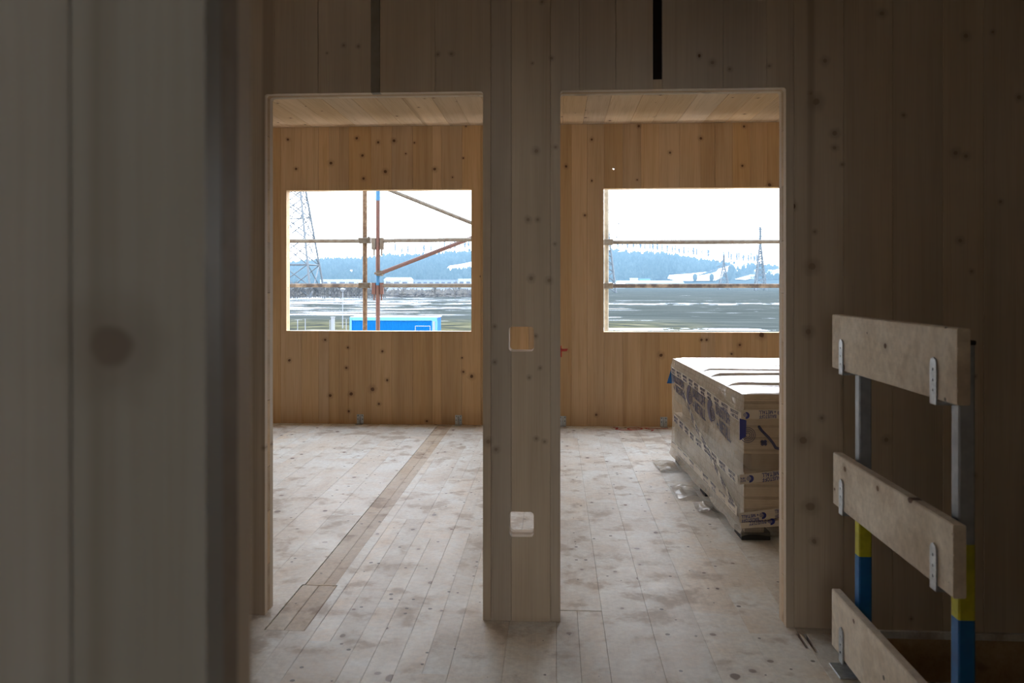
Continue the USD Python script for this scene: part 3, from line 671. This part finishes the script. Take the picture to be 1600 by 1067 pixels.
# ---- on the ground nearer by: container, lamp, fence posts
cy0 = 55.0
ca, cb = PX(546.5, cy0), PX(683, cy0)
cz1 = P(600, 495.0, cy0)[2]; cz0 = GZ + .12
con = Thing('container', 'blue site container with a lighter top rail standing below the left window', 'container', ((ca + cb) / 2, cy0, GZ))
con.part('body', box((ca + .08, cy0 + .06, cz0 + .1), (cb - .08, cy0 + 2.38, cz1 - .06)), 'container_blue')
con.part('roof', box((ca + .02, cy0 + .02, cz1 - .07), (cb - .02, cy0 + 2.42, cz1 - .005)), 'snow', label='snow-dusted roof')
con.part('top_rail', box((ca, cy0, cz1 - .26), (cb, cy0 + .09, cz1 - .03)), 'container_light_blue')
con.part('bottom_rail', box((ca, cy0, cz0), (cb, cy0 + .09, cz0 + .16)), 'container_light_blue')
for x in (ca, cb - .36): con.part('corner_post', box((x, cy0 - .02, cz0), (x + (.14 if x == ca else .36), cy0 + .12, cz1 - .04)), 'container_light_blue')
con.part('sign', box((cb - .30, cy0 - .05, cz1 - 1.5), (cb - .15, cy0 - .021, cz1 - .3)), 'sign_white', label='narrow white upright sign')
seg = []
for k in range(52):
    x = ca + .2 + k * (cb - ca - .7) / 52; w = (cb - ca - .7) / 52
    seg.append(tm(m3.CrossSection([[(x, cy0 + .061), (x + w * .2, cy0 + .03), (x + w * .55, cy0 + .03), (x + w * .75, cy0 + .061)]]).extrude(cz1 - cz0 - .5).translate([0, 0, cz0 + .2])))
con.part('corrugation', cat_(seg), 'container_blue', kind='stuff')
lp = ground_at(535.5, 86)
t = Thing('street_lamp', 'slim white street lamp with a funnel-shaped head by the left field', 'lamp', lp)
hz = P(535.5, 456, 86)[2]
t.part('pole', tube(lp, (lp[0], lp[1], hz), .05, 8, .04), 'lamp_white')
t.part('lamp_head', tube((lp[0], lp[1], hz), (lp[0], lp[1], hz + .3), .1, 12, .32), 'lamp_white')
t.part('lamp_cover', tube((lp[0], lp[1], hz + .3), (lp[0], lp[1], hz + .38), .33, 12, .12), 'lamp_white')
for q, top, lab in ((465, 501, 'thin fence post left of the pylon foot line, leftmost of the row'), (477, 499, 'second thin fence post from the left below the pylon'), (515.5, 501, 'thin fence post beside the white cabinet'), (541, 500, 'thin fence post beside the blue container')):
    p = ground_at(q, 80); zt = P(q, top, 80)[2]
    t = Thing('fence_post', lab, 'post', p); t.part('pole', tube(p, (p[0], p[1], zt), .035, 6), 'lamp_white'); t.part('cap', tube((p[0], p[1], zt), (p[0], p[1], zt + .06), .05, 6), 'lamp_white')
p = ground_at(519.5, 80)
t = Thing('cabinet', 'small white cabinet standing between the fence posts outside', 'cabinet', p)
zt = P(519.5, 496, 80)[2]
t.part('body', box((p[0] - .16, p[1], GZ), (p[0] + .16, p[1] + .3, zt)), 'sign_white'); t.part('cover', box((p[0] - .2, p[1] - .04, zt), (p[0] + .2, p[1] + .34, zt + .06)), 'sign_white')
# barrier rail right of the container
t = Thing('barrier', 'thin metal barrier rail in front of the container end', 'barrier', ground_at(668, 50))
ra, rb = ground_at(649, 50), ground_at(672, 50); rz = P(655, 509.5, 50)[2]
t.part('rail', tube((ra[0], 50, rz), (rb[0], 50, rz), .025, 6), 'lamp_white')
for x in (ra[0], rb[0]): t.part('post', tube((x, 50, GZ), (x, 50, rz), .025, 6), 'lamp_white')

# ================================================================== scaffold in front of the windows
SYI, SYO = 8.45, 9.0
sc = Thing('scaffold', 'weathered tube scaffold standing outside the two windows', 'scaffold', (0, SYO, GZ))
def vtube(px, y, z0, z1, mat, name, r=.0243, lab=None):
    x = PX(px, y); return sc.part(name, tube((x, y, z0), (x, y, z1), r, 14), mat, 30, label=lab), x
p_b, xb = vtube(570.3, SYI, GZ, 5, 'rusty_tube', 'standard', lab='rust-brown mottled upright tube')
zr1, zr2 = P(590, 313.5, SYO)[2], P(590, 430.5, SYO)[2]
zr3 = P(590, 445.5, SYO)[2]
p_r, xr_ = vtube(590.5, SYO, GZ, 5, 'red_tube', 'standard', lab='dull red painted upright tube')
for za, zb in ((zr1, zr1 + .9), (zr3, zr2)):
    sc.part('paint_band', tube((xr_, SYO, za), (xr_, SYO, zb), .0252, 14), 'tube_blue', 30, under=p_r, label='blue painted band')
p_z, xz = vtube(947.3, SYI + .05, GZ, 5, 'zinc_tube', 'standard', .026, lab='pale zinc upright tube')
for x in (xr_ - 2.57, xr_ + 5.14): sc.part('standard', tube((x, SYO, GZ), (x, SYO, 5), .0243, 12), 'gray_tube', 30)
zu, zl = P(650, 376, SYO)[2], P(650, 446, SYO)[2]
bays = [xr_ - 2.57, xr_, xz + .02, xr_ + 5.14]
for a, b, mu, ml in zip(bays, bays[1:], ('gray_tube', 'gray_tube', 'gray_tube'), ('tarnished_tube', 'gray_tube', 'tarnished_tube')):
    ya = yb = SYO
    if a > 0: ya = yb = SYI + .1
    zz = zu if a < 0 else P(1080, 378, ya)[2]
    zz2 = zl if a < 0 else P(1080, 446.5, ya)[2]
    if b > 0 and a < 0: ya, yb = SYO, SYI + .1
    sc.part('guard_rail', tube((a + .05, ya, zz), (b - .05, yb, zz), .0215, 12), mu, 30)
    sc.part('guard_rail', tube((a + .05, ya, zz2), (b - .05, yb, zz2), .0225, 12), ml, 30)
for zz in (zu, zl):                          # wedge heads at the red tube
    for s in (-1, 1):
        sc.part('wedge_head', cat_([box((xr_ + s * .026, SYO - .022, zz - .10), (xr_ + s * .066, SYO + .022, zz + .03)), box((xr_ + s * .036, SYO - .006, zz - .17), (xr_ + s * .05, SYO + .006, zz - .09))]), 'red_tube' if zz == zl else 'gray_tube')
    sc.part('coupler', cat_([tm(rbox((xb - .065, SYI - .04, P(570, 376 if zz == zu else 446, SYI)[2] - .028), (xb + .065, SYI + .045, P(570, 376 if zz == zu else 446, SYI)[2] + .03), .008)), tube((xb + .05, SYI - .05, zz), (xb + .05, SYI + .06, zz), .012, 6)]), 'gray_tube')
    sc.part('coupler', tm(rbox((xz - .03, SYI + .0, P(950, 378 if zz == zu else 446.5, SYI)[2] - .03), (xz + .07, SYI + .11, P(950, 378 if zz == zu else 446.5, SYI)[2] + .03), .008)), 'gray_tube')
a, b = P(575, 283, SYO + .03), P(880, 406, SYO + .03)
sc.part('diagonal_brace', tube(a, b, .0215, 12), 'gray_tube', 30)
a, b = P(594, 427, SYO - .03), P(850, 328, SYO - .03)
sc.part('diagonal_brace', tube(a, b, .0225, 12), 'red_tube', 30, label='brown-red brace rising to the right')
sc.part('brace_pin', cat_([tube(a - (.06, .03, 0), a + (.05, .0, 0), .012, 8), box(a - (.035, .02, .03), a + (.03, .03, .03))]), 'gray_tube')
for x in (xb, xr_, xz): sc.part('base_plate', box((x - .075, (SYI if x == xb else SYI + .05 if x == xz else SYO) - .075, GZ), (x + .075, (SYI if x == xb else SYI + .05 if x == xz else SYO) + .075, GZ + .01)), 'gray_tube')

# ================================================================== things in the rooms
# ---- angle brackets along the foot of the outer wall
for q, lab in ((563, 'small galvanised angle bracket at the wall foot below the left window, left one of two'), (716.5, 'small galvanised angle bracket at the wall foot below the left window, right one of two'),
               (879, 'galvanised angle bracket at the wall foot just right of the pillar'), (1037, 'galvanised angle bracket at the wall foot beside the wrapped stack')):
    x = PX(q, D2); t = Thing('angle_bracket', lab, 'bracket', (x, D2 - .002, 0))
    t.part('wall_flange', tm(rbox((x - .033, D2 - .0055, .0), (x + .033, D2 - .002, .092), .0015)), 'galvanised_steel')
    t.part('floor_flange', tm(rbox((x - .033, D2 - .07, .0012), (x + .033, D2 - .002, .0045), .0015)), 'galvanised_steel')
    rib = m3.CrossSection([[(0, 0), (.05, 0), (.012, .07), (0, .075)]]).extrude(.012)
    t.part('rib', tm(rib.transform(np.array([[0, 0, 1, x - .006], [-1, 0, 0, D2 - .004], [0, 1, 0, .003]], float))), 'galvanised_steel')
    for dx, z in ((-.02, .08), (.02, .08), (-.022, .045), (.022, .045)): t.part('screw', tube((x + dx, D2 - .005, z), (x + dx, D2 - .0085, z), .0045, 8), 'dark_glass')
# ---- red marker writing on the floor and the wall
def stroke(pts, w, T, h):
    pl = LineString(pts).buffer(w / 2, cap_style=1, quad_segs=3)
    m = trimesh.creation.extrude_polygon(pl, h, engine='earcut'); return m
z = .0012
L_ = [G(*p, z)[:2] for p in ((959, 667.5), (965, 668.6), (962.5, 670.8), (972, 672), (986, 671.8))]
O_ = [G(992 + 11 * math.cos(a), 670 + 1.7 * math.sin(a), z)[:2] for a in np.linspace(0, 2 * np.pi, 25)]
S_ = [G(*p, z)[:2] for p in ((1043, 669.2), (1022, 669.4), (1008, 668.8), (1010, 669.8), (1021, 671.6), (1018, 673.2))]
t = Thing('marking', 'red handwritten letters on the floor at the foot of the outer wall', 'marking', (*L_[2], 0))
for ln, w in ((L_, .02), (O_, .016), (S_, .017)):
    m = stroke(ln, w, None, .0008); m.apply_translation((0, 0, .0011)); t.part('letter', m, 'red_marker')
def wall_ribbon(pts, w, mat_y):
    m = stroke([(p[0], p[2]) for p in pts], w, None, .0008)
    v = m.vertices; m.vertices = np.column_stack([v[:, 0], mat_y - v[:, 2], v[:, 1]]); m.invert(); return m
t = Thing('marking', 'small red marker cross on the outer wall right of the pillar', 'marking', P(877, 548, D2))
for pts_ in (((876.5, 541), (876.8, 557)), ((876, 545.5), (881, 546.2), (886, 545.6), (885, 547.8), (877, 548))): t.part('stroke', wall_ribbon([P(*p, D2) for p in pts_], .012, D2 - .0014), 'red_marker')

# ---- guard rail round the stairwell: two painted posts, three planks
BX0, BX1, PXL, PXR = .995, 1.027, 1.046, 1.088
levels = ((1.047, 1.239), (.56, .745), (.045, .25))
def guard_post(y, zy, zb, top, lab):
    t = Thing('guard_post', lab, 'post', ((PXL + PXR) / 2, y + .021, 0))
    w = .003
    def sq(z0, z1, g=0.0): return tm(cbox((PXL - g, y - g, z0), (PXR + g, y + .042 + g, z1), .004))
    tp = t.part('tube', sq(.006, top), 'zinc_post', label='bare zinc square tube')
    t.part('yellow_band', sq(zb, zy, .0006), 'yellow_paint', label='yellow painted band')
    t.part('blue_band', sq(.0065, zb, .0008), 'blue_post_paint', label='blue painted foot')
    t.part('cap', tm(rbox((PXL - .002, y - .002, top), (PXR + .002, y + .044, top + .012), .003)), 'black_plastic')
    t.part('base_plate', tm(rbox((.968, y - .035, .001), (1.098, y + .075, .007), .002)), 'galvanised_steel')
    for (za, zb_) in levels:
        yc_ = y + .021
        s = m3.CrossSection([[(-.0175, 0), (.0175, 0), (.0175, .105), (.012, .117), (0, .122), (-.012, .117), (-.0175, .105)]])
        for hz in (.035, .062, .09): s = s - m3.CrossSection.circle(.0042, 10).translate([0, hz])
        M = s.extrude(.004).transform(np.array([[0, 0, 1, BX0 - .0055], [1, 0, 0, yc_], [0, 1, 0, za - .012]], float))
        b = cat_([tm(M), tm(rbox((BX0 - .0055, yc_ - .0175, za - .014), (PXL + .003, yc_ + .0175, za - .009), .0015)), tm(rbox((BX1 + .002, yc_ - .0175, za - .012), (BX1 + .007, yc_ + .0175, za + .13), .0015)), tm(rbox((BX1 + .005, yc_ - .012, za + .02), (PXL + .001, yc_ + .012, za + .05), .002))])
        t.part('plank_bracket', b, 'galvanised_steel', label='perforated zinc hook holding a plank')
guard_post(2.128, .672, .475, 1.19, 'near guard rail post, zinc tube with black cap, yellow band and blue foot')
guard_post(2.806, .60, .408, 1.17, 'far guard rail post behind the planks, close to the partition wall')
for (za, zb), (ya, yb), lab in zip(levels, ((2.033, 2.925), (2.053, 2.915), (1.7, 2.93)), ('top plank of the stairwell guard rail, knotty and weathered', 'middle plank of the stairwell guard rail, with a splintered near end', 'lowest plank of the guard rail, just above the floor')):
    M = tm(cbox((BX0, ya, za + .0005), (BX1, yb, zb), .003, 1))
    t = Thing('guard_plank', lab, 'plank', (BX0, (ya + yb) / 2, za))
    t.part('board', M, 'weathered_plank')
    for k in range(7):                       # torn fibres at the near end
        z0 = za + rnd.uniform(.01, zb - za - .02); l = rnd.uniform(.006, .02)
        t.part('splinter', tm(m3.Manifold.hull_points([[BX0 + .0005, ya + .012, z0 - .003], [BX0 + .0005, ya + .012, z0 + .004], [BX0 - .0015, ya + .002, z0], [BX0 + .006, ya + .012, z0], [BX0 + .001, ya - l * .4, z0 + rnd.uniform(-.003, .003)]])), 'weathered_plank')

# ---- the film-wrapped stack of boards on its low pallet
N0 = np.array([.979, 4.2, 0.0]); Fa = np.array([.908, 6.15, 0.0])
e1 = (Fa - N0) / np.linalg.norm(Fa - N0); e2 = np.array([e1[1], -e1[0], 0]); e3 = np.array([0, 0, 1.0])
LEN, WID, ZB, ZT = 1.951, 1.25, .105, .772
def S(u, v, z): return N0 + e1 * u + e2 * v + e3 * z       # u along the long side, v across, z up
def sbox(u0, u1, v0, v1, z0, z1, c=.0008):
    M = cbox((v0, u0, z0), (v1, u1, z1), c, 0)
    return tm(M.transform(np.column_stack([e2, e1, e3, N0])))
def on_side(px, py):                          # pixel to (u, z) on the long left side
    d = ray(px, py); o = np.array([0, 0, EYE]); t = np.dot(N0 - o, e2) / np.dot(d, e2); p = o + d * t - N0
    return np.array([np.dot(p, e1), p[2]])
def on_front(px, py):
    d = ray(px, py); o = np.array([0, 0, EYE]); t = np.dot(N0 - o, e1) / np.dot(d, e1); p = o + d * t - N0
    return np.array([np.dot(p, e2), p[2]])
stk = Thing('board_stack', 'film-wrapped stack of gypsum boards with printed tape in the right half of the room', 'board stack', S(LEN / 2, WID / 2, ZB))
z, k = ZB, 0
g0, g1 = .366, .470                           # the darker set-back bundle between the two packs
while z < ZT - .004:
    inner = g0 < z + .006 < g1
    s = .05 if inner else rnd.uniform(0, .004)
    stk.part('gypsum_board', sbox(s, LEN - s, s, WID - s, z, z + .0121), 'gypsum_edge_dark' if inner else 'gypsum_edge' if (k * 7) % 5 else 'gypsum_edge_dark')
    z += .0124; k += 1
ZT = z
# top sheet with folds running across
nu, nv = 150, 40
U, V = np.meshgrid(np.linspace(-.012, LEN + .012, nu), np.linspace(-.012, WID + .012, nv), indexing='ij')
q = np.column_stack([U.ravel() * 9, V.ravel() * .7, np.zeros(U.size)])
hgt = .006 + .012 * np.abs(meshkit.noise(q)) + .004 * np.abs(meshkit.noise(q * (2.7, 1.5, 1) + 5))
for u0, a_, c_ in ((.32, .012, .02), (.36, .009, .015), (.74, .011, .018), (1.0, .012, .02), (1.28, .010, .02)):
    hgt = hgt + a_ * np.exp(-((U.ravel() - u0 - .03 * np.sin(V.ravel() * 2.2 + u0 * 9)) / c_) ** 2)
rim = np.minimum.reduce([U.ravel() + .012, LEN + .012 - U.ravel(), V.ravel() + .012, WID + .012 - V.ravel()])
hgt = hgt * np.clip(rim / .05, 0, 1) + .001
top = np.array([S(a, b, ZT + h) for a, b, h in zip(U.ravel(), V.ravel(), hgt)])
idx = np.arange(nu * nv).reshape(nu, nv)
def grid_faces(idx): return np.concatenate([np.column_stack([idx[:-1, :-1].ravel(), idx[1:, :-1].ravel(), idx[1:, 1:].ravel()]), np.column_stack([idx[:-1, :-1].ravel(), idx[1:, 1:].ravel(), idx[:-1, 1:].ravel()])])
def sheet(pts, idx, n=None):
    f = grid_faces(idx); return trimesh.Trimesh(pts, f, process=False)
m = sheet(top, idx)
if m.face_normals[:, 2].mean() < 0: m.invert()
stk.part('top_sheet', m, 'top_film', True, label='white plastic sheet lying in folds over the top')
# side sheet, crumpled, hanging a little clear of the boards and flaring at its foot
nu, nz = 170, 70
U, Z = np.meshgrid(np.linspace(-.015, LEN + .02, nu), np.linspace(0, 1, nz), indexing='ij')
zz = .045 + (ZT + .004 - .045) * Z
def fold(u, z):                               # how far the hanging sheet stands off the boards
    Zr = np.clip((z - .045) / (ZT + .004 - .045), 0, 1); o = 0 * u
    q = np.column_stack([u * 2.2 + Zr * 1.1, Zr * 2.0, o])
    w = np.abs(meshkit.noise(q)) * .014 + np.abs(meshkit.noise(q * 2.9 + 3)) * .007 + np.abs(meshkit.noise(np.column_stack([u * 16, Zr, o]))) * .006 * Zr ** 2
    fl = .018 * np.clip((.13 - z) / .085, 0, 1) ** 1.5 * (1 + .6 * meshkit.noise(np.column_stack([u * 5, o, o])))
    return .006 + w * np.clip((1 - Zr) * 12, .15, 1) * np.clip((u + .02) * 9, .15, 1) + fl
off = fold(U.ravel(), zz.ravel())
q = np.zeros((U.size, 3))
lift = np.where(Z.ravel() < .02, .02 * meshkit.noise(np.column_stack([U.ravel() * 7, q[:, 2] + 2, q[:, 2]])), 0)
pts_ = np.array([S(a, -o, b + l) for a, b, o, l in zip(U.ravel(), zz.ravel(), off, lift)])
idx = np.arange(nu * nz).reshape(nu, nz)
m = sheet(pts_, idx)
if np.dot(m.face_normals.mean(0), -e2) < 0: m.invert()
stk.part('side_sheet', m, 'side_film', True, label='crumpled cloudy plastic sheet down the long side')
# clear film on the near end
nu, nz = 70, 50
U, Z = np.meshgrid(np.linspace(-.008, WID + .01, nu), np.linspace(0, 1, nz), indexing='ij')
zz = .07 + (ZT - .07) * Z
o = .006 + .006 * np.abs(meshkit.noise(np.column_stack([U.ravel() * 5 + Z.ravel() * 3, Z.ravel() * 5, 0 * Z.ravel()])))
m = sheet(np.array([S(-a, b, c) for a, b, c in zip(o, U.ravel(), zz.ravel())]), np.arange(nu * nz).reshape(nu, nz))
if np.dot(m.face_normals.mean(0), -e1) < 0: m.invert()
stk.part('end_sheet', m, 'front_film', True, label='clear film over the near end')

def place(mesh2, fn_o, fn_x, fn_y, to3, depth):
    """Puts flat lettering (x right, y up, unit box) on a face: three pixel-given corners span its box."""
    o, x, y = fn_o, fn_x - fn_o, fn_y - fn_o
    v = mesh2.vertices
    p2 = o + np.outer(v[:, 0], x) + np.outer(v[:, 1], y)
    m = trimesh.Trimesh(to3(p2[:, 0], p2[:, 1], depth + v[:, 2]), mesh2.faces.copy(), process=False)
    return m
def unit_text(text, thick=.0006):
    m = meshkit.text_mesh(text, 1.0, thick, True); b = m.bounds
    m.vertices[:, 0] = (m.vertices[:, 0] - b[0, 0]) / (b[1, 0] - b[0, 0]); m.vertices[:, 1] /= max(b[1, 1], .5); return m
TX = {t: unit_text(t) for t in ('BAUSTOFF', '+ METALL')}
def unit_logo():
    a = [(math.cos(t), math.sin(t)) for t in np.linspace(np.pi / 2, np.pi * 1.5, 14)]
    half = Polygon([(.5 + .5 * x, .5 + .5 * y) for x, y in a] + [(.62, 0), (.62, 1)])
    half = half.difference(Point(.66, .44).buffer(.3))
    rings = [Point(.68, .40).buffer(r).difference(Point(.68, .40).buffer(r - .045)) for r in (.30, .20, .10)]
    g = shapely.union_all([half] + rings)
    return cat_([trimesh.creation.extrude_polygon(p, .0006, engine='earcut') for p in getattr(g, 'geoms', [g])])
LOGO = unit_logo()
def arr3(u, v, z):
    r = N0 + np.outer(np.atleast_1d(u), e1) + np.outer(np.atleast_1d(v), e2) + np.outer(np.atleast_1d(z), e3); return r if np.ndim(z) else r[0]
side3 = lambda a, b, d: arr3(a, -d - (fold(np.atleast_1d(a), np.atleast_1d(b)) if np.ndim(a) else fold(np.array([a]), np.array([b]))[0]), b)
front3 = lambda a, b, d: arr3(-d, a, b)
SD = .0022                                    # the print follows the crumpled sheet
def block(name, o, x, y, to2, to3, d, mat):
    """Two lines, BAUSTOFF over + METALL: o, x, y are the pixels of the block's lower left, lower right and upper left corners."""
    o, x, y = (to2(*k) for k in (o, x, y)); ms = []
    for t, lo, hi, wd in (('BAUSTOFF', .56, 1.0, 1.0), ('+ METALL', 0.0, .44, 1.0)):
        yy = y - o
        ms.append(place(TX[t], o + yy * lo, o + yy * lo + (x - o) * wd, o + yy * hi, to3, d))
    return cat_(ms)
def logo(o, x, y, to2, to3, d):
    o, x, y = (to2(*k) for k in (o, x, y)); return place(LOGO, o, x, y, to3, d)
# large print on the long side, three times, each with its round sign to the left
big = [((1126.5, 669), (1148.5, 692), (1124, 627)), ((1087, 638), (1107.5, 657.5), (1086, 604)), ((1057.5, 609.5), (1073.5, 624.5), (1056, 583.5))]
for o, x, y in big: stk.part('lettering', block('l', o, x, y, on_side, side3, SD, None), 'print_blue_faded', label='large printed lettering on the side sheet')
for o, x, y in (((1110, 651.5), (1123, 665), (1110.5, 619)), ((1076, 627), (1085.5, 636.5), (1076.5, 598))): stk.part('printed_sign', logo(o, x, y, on_side, side3, SD), 'print_blue_faded')
def ribbon(pa, pb, h, to2, to3, d, mat_z=.0004):
    """A straight tape between two pixels, h metres tall."""
    a, b = to2(*pa), to2(*pb); n = np.array([0, h / 2])
    k = 40; V, Fc = [], []
    for i in range(k + 1):
        p = a + (b - a) * i / k
        V += [to3(*(p - n), d - .0006), to3(*(p + n), d - .0006), to3(*(p + n), d + mat_z), to3(*(p - n), d + mat_z)]
    for i in range(k):
        for j in range(4):
            x, y = i * 4 + j, i * 4 + (j + 1) % 4; Fc += [[x, y, y + 4], [x, y + 4, x + 4]]
    e = k * 4; Fc += [[0, 2, 1], [0, 3, 2], [e, e + 1, e + 2], [e, e + 2, e + 3]]
    return trimesh.Trimesh(np.array(V), Fc, process=False)
def fixed(m):
    m.fix_normals(); return m
for pa, pb, h, n in (((1054, 577.5), (1161, 652), .05, 10), ((1055, 652), (1157.5, 750), .052, 9), ((1053, 692), (1155, 799), .05, 9), ((1069, 614), (1152, 793), .045, 9)):
    tp = stk.part('printed_tape', fixed(ribbon(pa, pb, h, on_side, side3, SD - .001)), 'tape_film')
    a, b = on_side(*pa), on_side(*pb); ms = []
    for i in range(n):
        p, q = a + (b - a) * (i + .14) / n, a + (b - a) * (i + .82) / n
        for t, lo, hi in (('BAUSTOFF', .06, .40), ('+ METALL', -.38, -.04)):
            ms.append(place(TX[t], p + (0, lo * h), q + (0, lo * h), p + (0, hi * h), side3, SD))
    stk.part('lettering', cat_(ms), 'print_blue_faded', under=tp, kind='stuff')
# tape round the near end: its lettering hangs upside down
FD = .0145
tapes = [((1157, 647), (1222, 646), .047), ((1155, 748.5), (1222, 740), .049), ((1154, 808), (1222, 799), .05), ((1156, 820), (1222, 816), .03)]
upside = [[((1211, 640.5), (1184.5, 641), (1211.5, 652.5))], [((1221, 734.5), (1189, 738.5), (1222, 748)), ((1163.5, 744.5), (1155, 745.5), (1164, 751.5))], [((1184, 801), (1157, 804), (1184.5, 812)), ((1226, 793), (1209, 795.5), (1226.5, 806))], [((1196, 810), (1169, 813.5), (1196, 816.5))]]
signs = [[((1170, 643), (1160, 643.2), (1170, 653.5)), ((1222, 640), (1213, 640.5), (1222, 650))], [((1176.5, 740.5), (1165, 742), (1176.5, 752))], [((1196, 798.5), (1185, 799.5), (1196, 809))], [((1209.5, 808), (1198, 809.5), (1209.5, 818))]]
for (pa, pb, h), bl, sg in zip(tapes, upside, signs):
    tp = stk.part('printed_tape', fixed(ribbon(pa, pb, h, on_front, front3, FD)), 'tape_film')
    ms = [block('t', o, x, y, on_front, front3, FD + .0006, None) for o, x, y in bl] + [logo(o, x, y, on_front, front3, FD + .0006) for o, x, y in sg]
    stk.part('lettering', cat_(ms), 'print_blue', under=tp, kind='stuff')
# printed spiral, small mark and dark sweep on the wrapping of the near end
c = on_front(1167.5, 679); ms = []
for r in (.040, .031, .022, .013):
    g = Point(0, 0).buffer(r, 12).difference(Point(0, 0).buffer(r - .003, 12))
    mm = trimesh.creation.extrude_polygon(g, .0006, engine='earcut'); ms.append(place(mm, c, c + (1, 0), c + (0, 1), front3, FD - .003))
stk.part('printed_spiral', cat_(ms), 'print_blue_faded', label='round printed spiral on the near end')
c = on_front(1192.5, 691); ms = []
for dx, dz in ((-.008, .006), (.007, .007), (-.007, -.008), (.008, -.007), (0, 0)):
    mm = trimesh.creation.extrude_polygon(Point(dx, dz).buffer(.0085, 3), .0006, engine='earcut'); ms.append(place(mm, c, c + (1, 0), c + (0, 1), front3, FD - .003))
stk.part('printed_mark', cat_(ms), 'print_blue_faded')
mm = trimesh.creation.extrude_polygon(LineString([on_front(*p) for p in ((1185, 666), (1190, 673), (1200, 683), (1207, 692), (1211, 699), (1224, 702))]).buffer(.007, 3), .0006, engine='earcut')
stk.part('printed_mark', place(mm, np.zeros(2), np.array([1, 0.]), np.array([0, 1.]), front3, FD - .0035), 'print_blue_faded', label='dark curved printed sweep on the near end')
# blue strip of tape at the near and the far corner
stk.part('corner_tape', tm(m3.Manifold.hull_points([S(LEN + .012, -.02, zq) + e1 * a + e2 * b for zq in (.585, .70) for a in (0, .004) for b in (-.035 if zq < .6 else -.0, .02)])), 'site_tape_blue', label='blue tape end at the far corner')
a, b = on_front(1155.5, 653), on_front(1159.5, 687)
stk.part('corner_tape', tm(m3.Manifold.hull_points([S(-d, v, zq) for d in (FD - .004, FD) for v, zq in ((-.026, a[1]), (.008, a[1] - .01), (-.026, b[1]), (.006, b[1] + .02))])), 'print_blue', label='blue printed strip at the near corner')
# crumpled film tails on the floor
for (u, v, s, sd) in ((1.72, -.10, .11, 3), (.98, -.11, .10, 8), (.62, -.06, .08, 5)):
    nn = 14; A, B = np.meshgrid(np.linspace(-1, 1, nn), np.linspace(-1, 1, nn), indexing='ij')
    q = np.column_stack([A.ravel() * 1.7 + sd, B.ravel() * 1.7, 0 * A.ravel() + sd])
    hh = .004 + .035 * np.abs(meshkit.noise(q)) * (1 - .6 * np.abs(B.ravel()))
    rr = 1 + .3 * meshkit.noise(q + 9)
    m = sheet(np.array([S(u + a * s * 1.3 * r, v + b * s * .6 * r, h) for a, b, h, r in zip(A.ravel(), B.ravel(), hh, rr)]), np.arange(nn * nn).reshape(nn, nn))
    if m.face_normals[:, 2].mean() < 0: m.invert()
    stk.part('film_tail', m, 'side_film', True)
pal = Thing('pallet', 'low dark pallet under the wrapped board stack', 'pallet', S(LEN / 2, WID / 2, 0))
for u in (.045, .9, 1.76):
    for v in (-.0, .52, 1.1): pal.part('foot', sbox(u, u + .15, v, v + .15, .0015, .042, .003), 'black_rubber')
for v in (.0, .52, 1.1): pal.part('bearer', sbox(.04, LEN - .04, v + .015, v + .115, .0425, .083, .003), 'pallet_wood')
for u in np.linspace(.05, LEN - .2, 7): pal.part('deck_board', sbox(u, u + .12, .0, WID - .02, .0835, .1045, .002), 'pallet_wood')
# film hanging under the near corner
nn = 12; A, B = np.meshgrid(np.linspace(0, 1, nn), np.linspace(0, 1, nn), indexing='ij')
m = sheet(np.array([S(-.008 + .03 * (1 - b) * math.sin(a * 7), -.02 + a * .26, .035 + b * .075 + .02 * a * (1 - b)) for a, b in zip(A.ravel(), B.ravel())]), np.arange(nn * nn).reshape(nn, nn))
stk.part('film_tail', m, 'front_film', True)
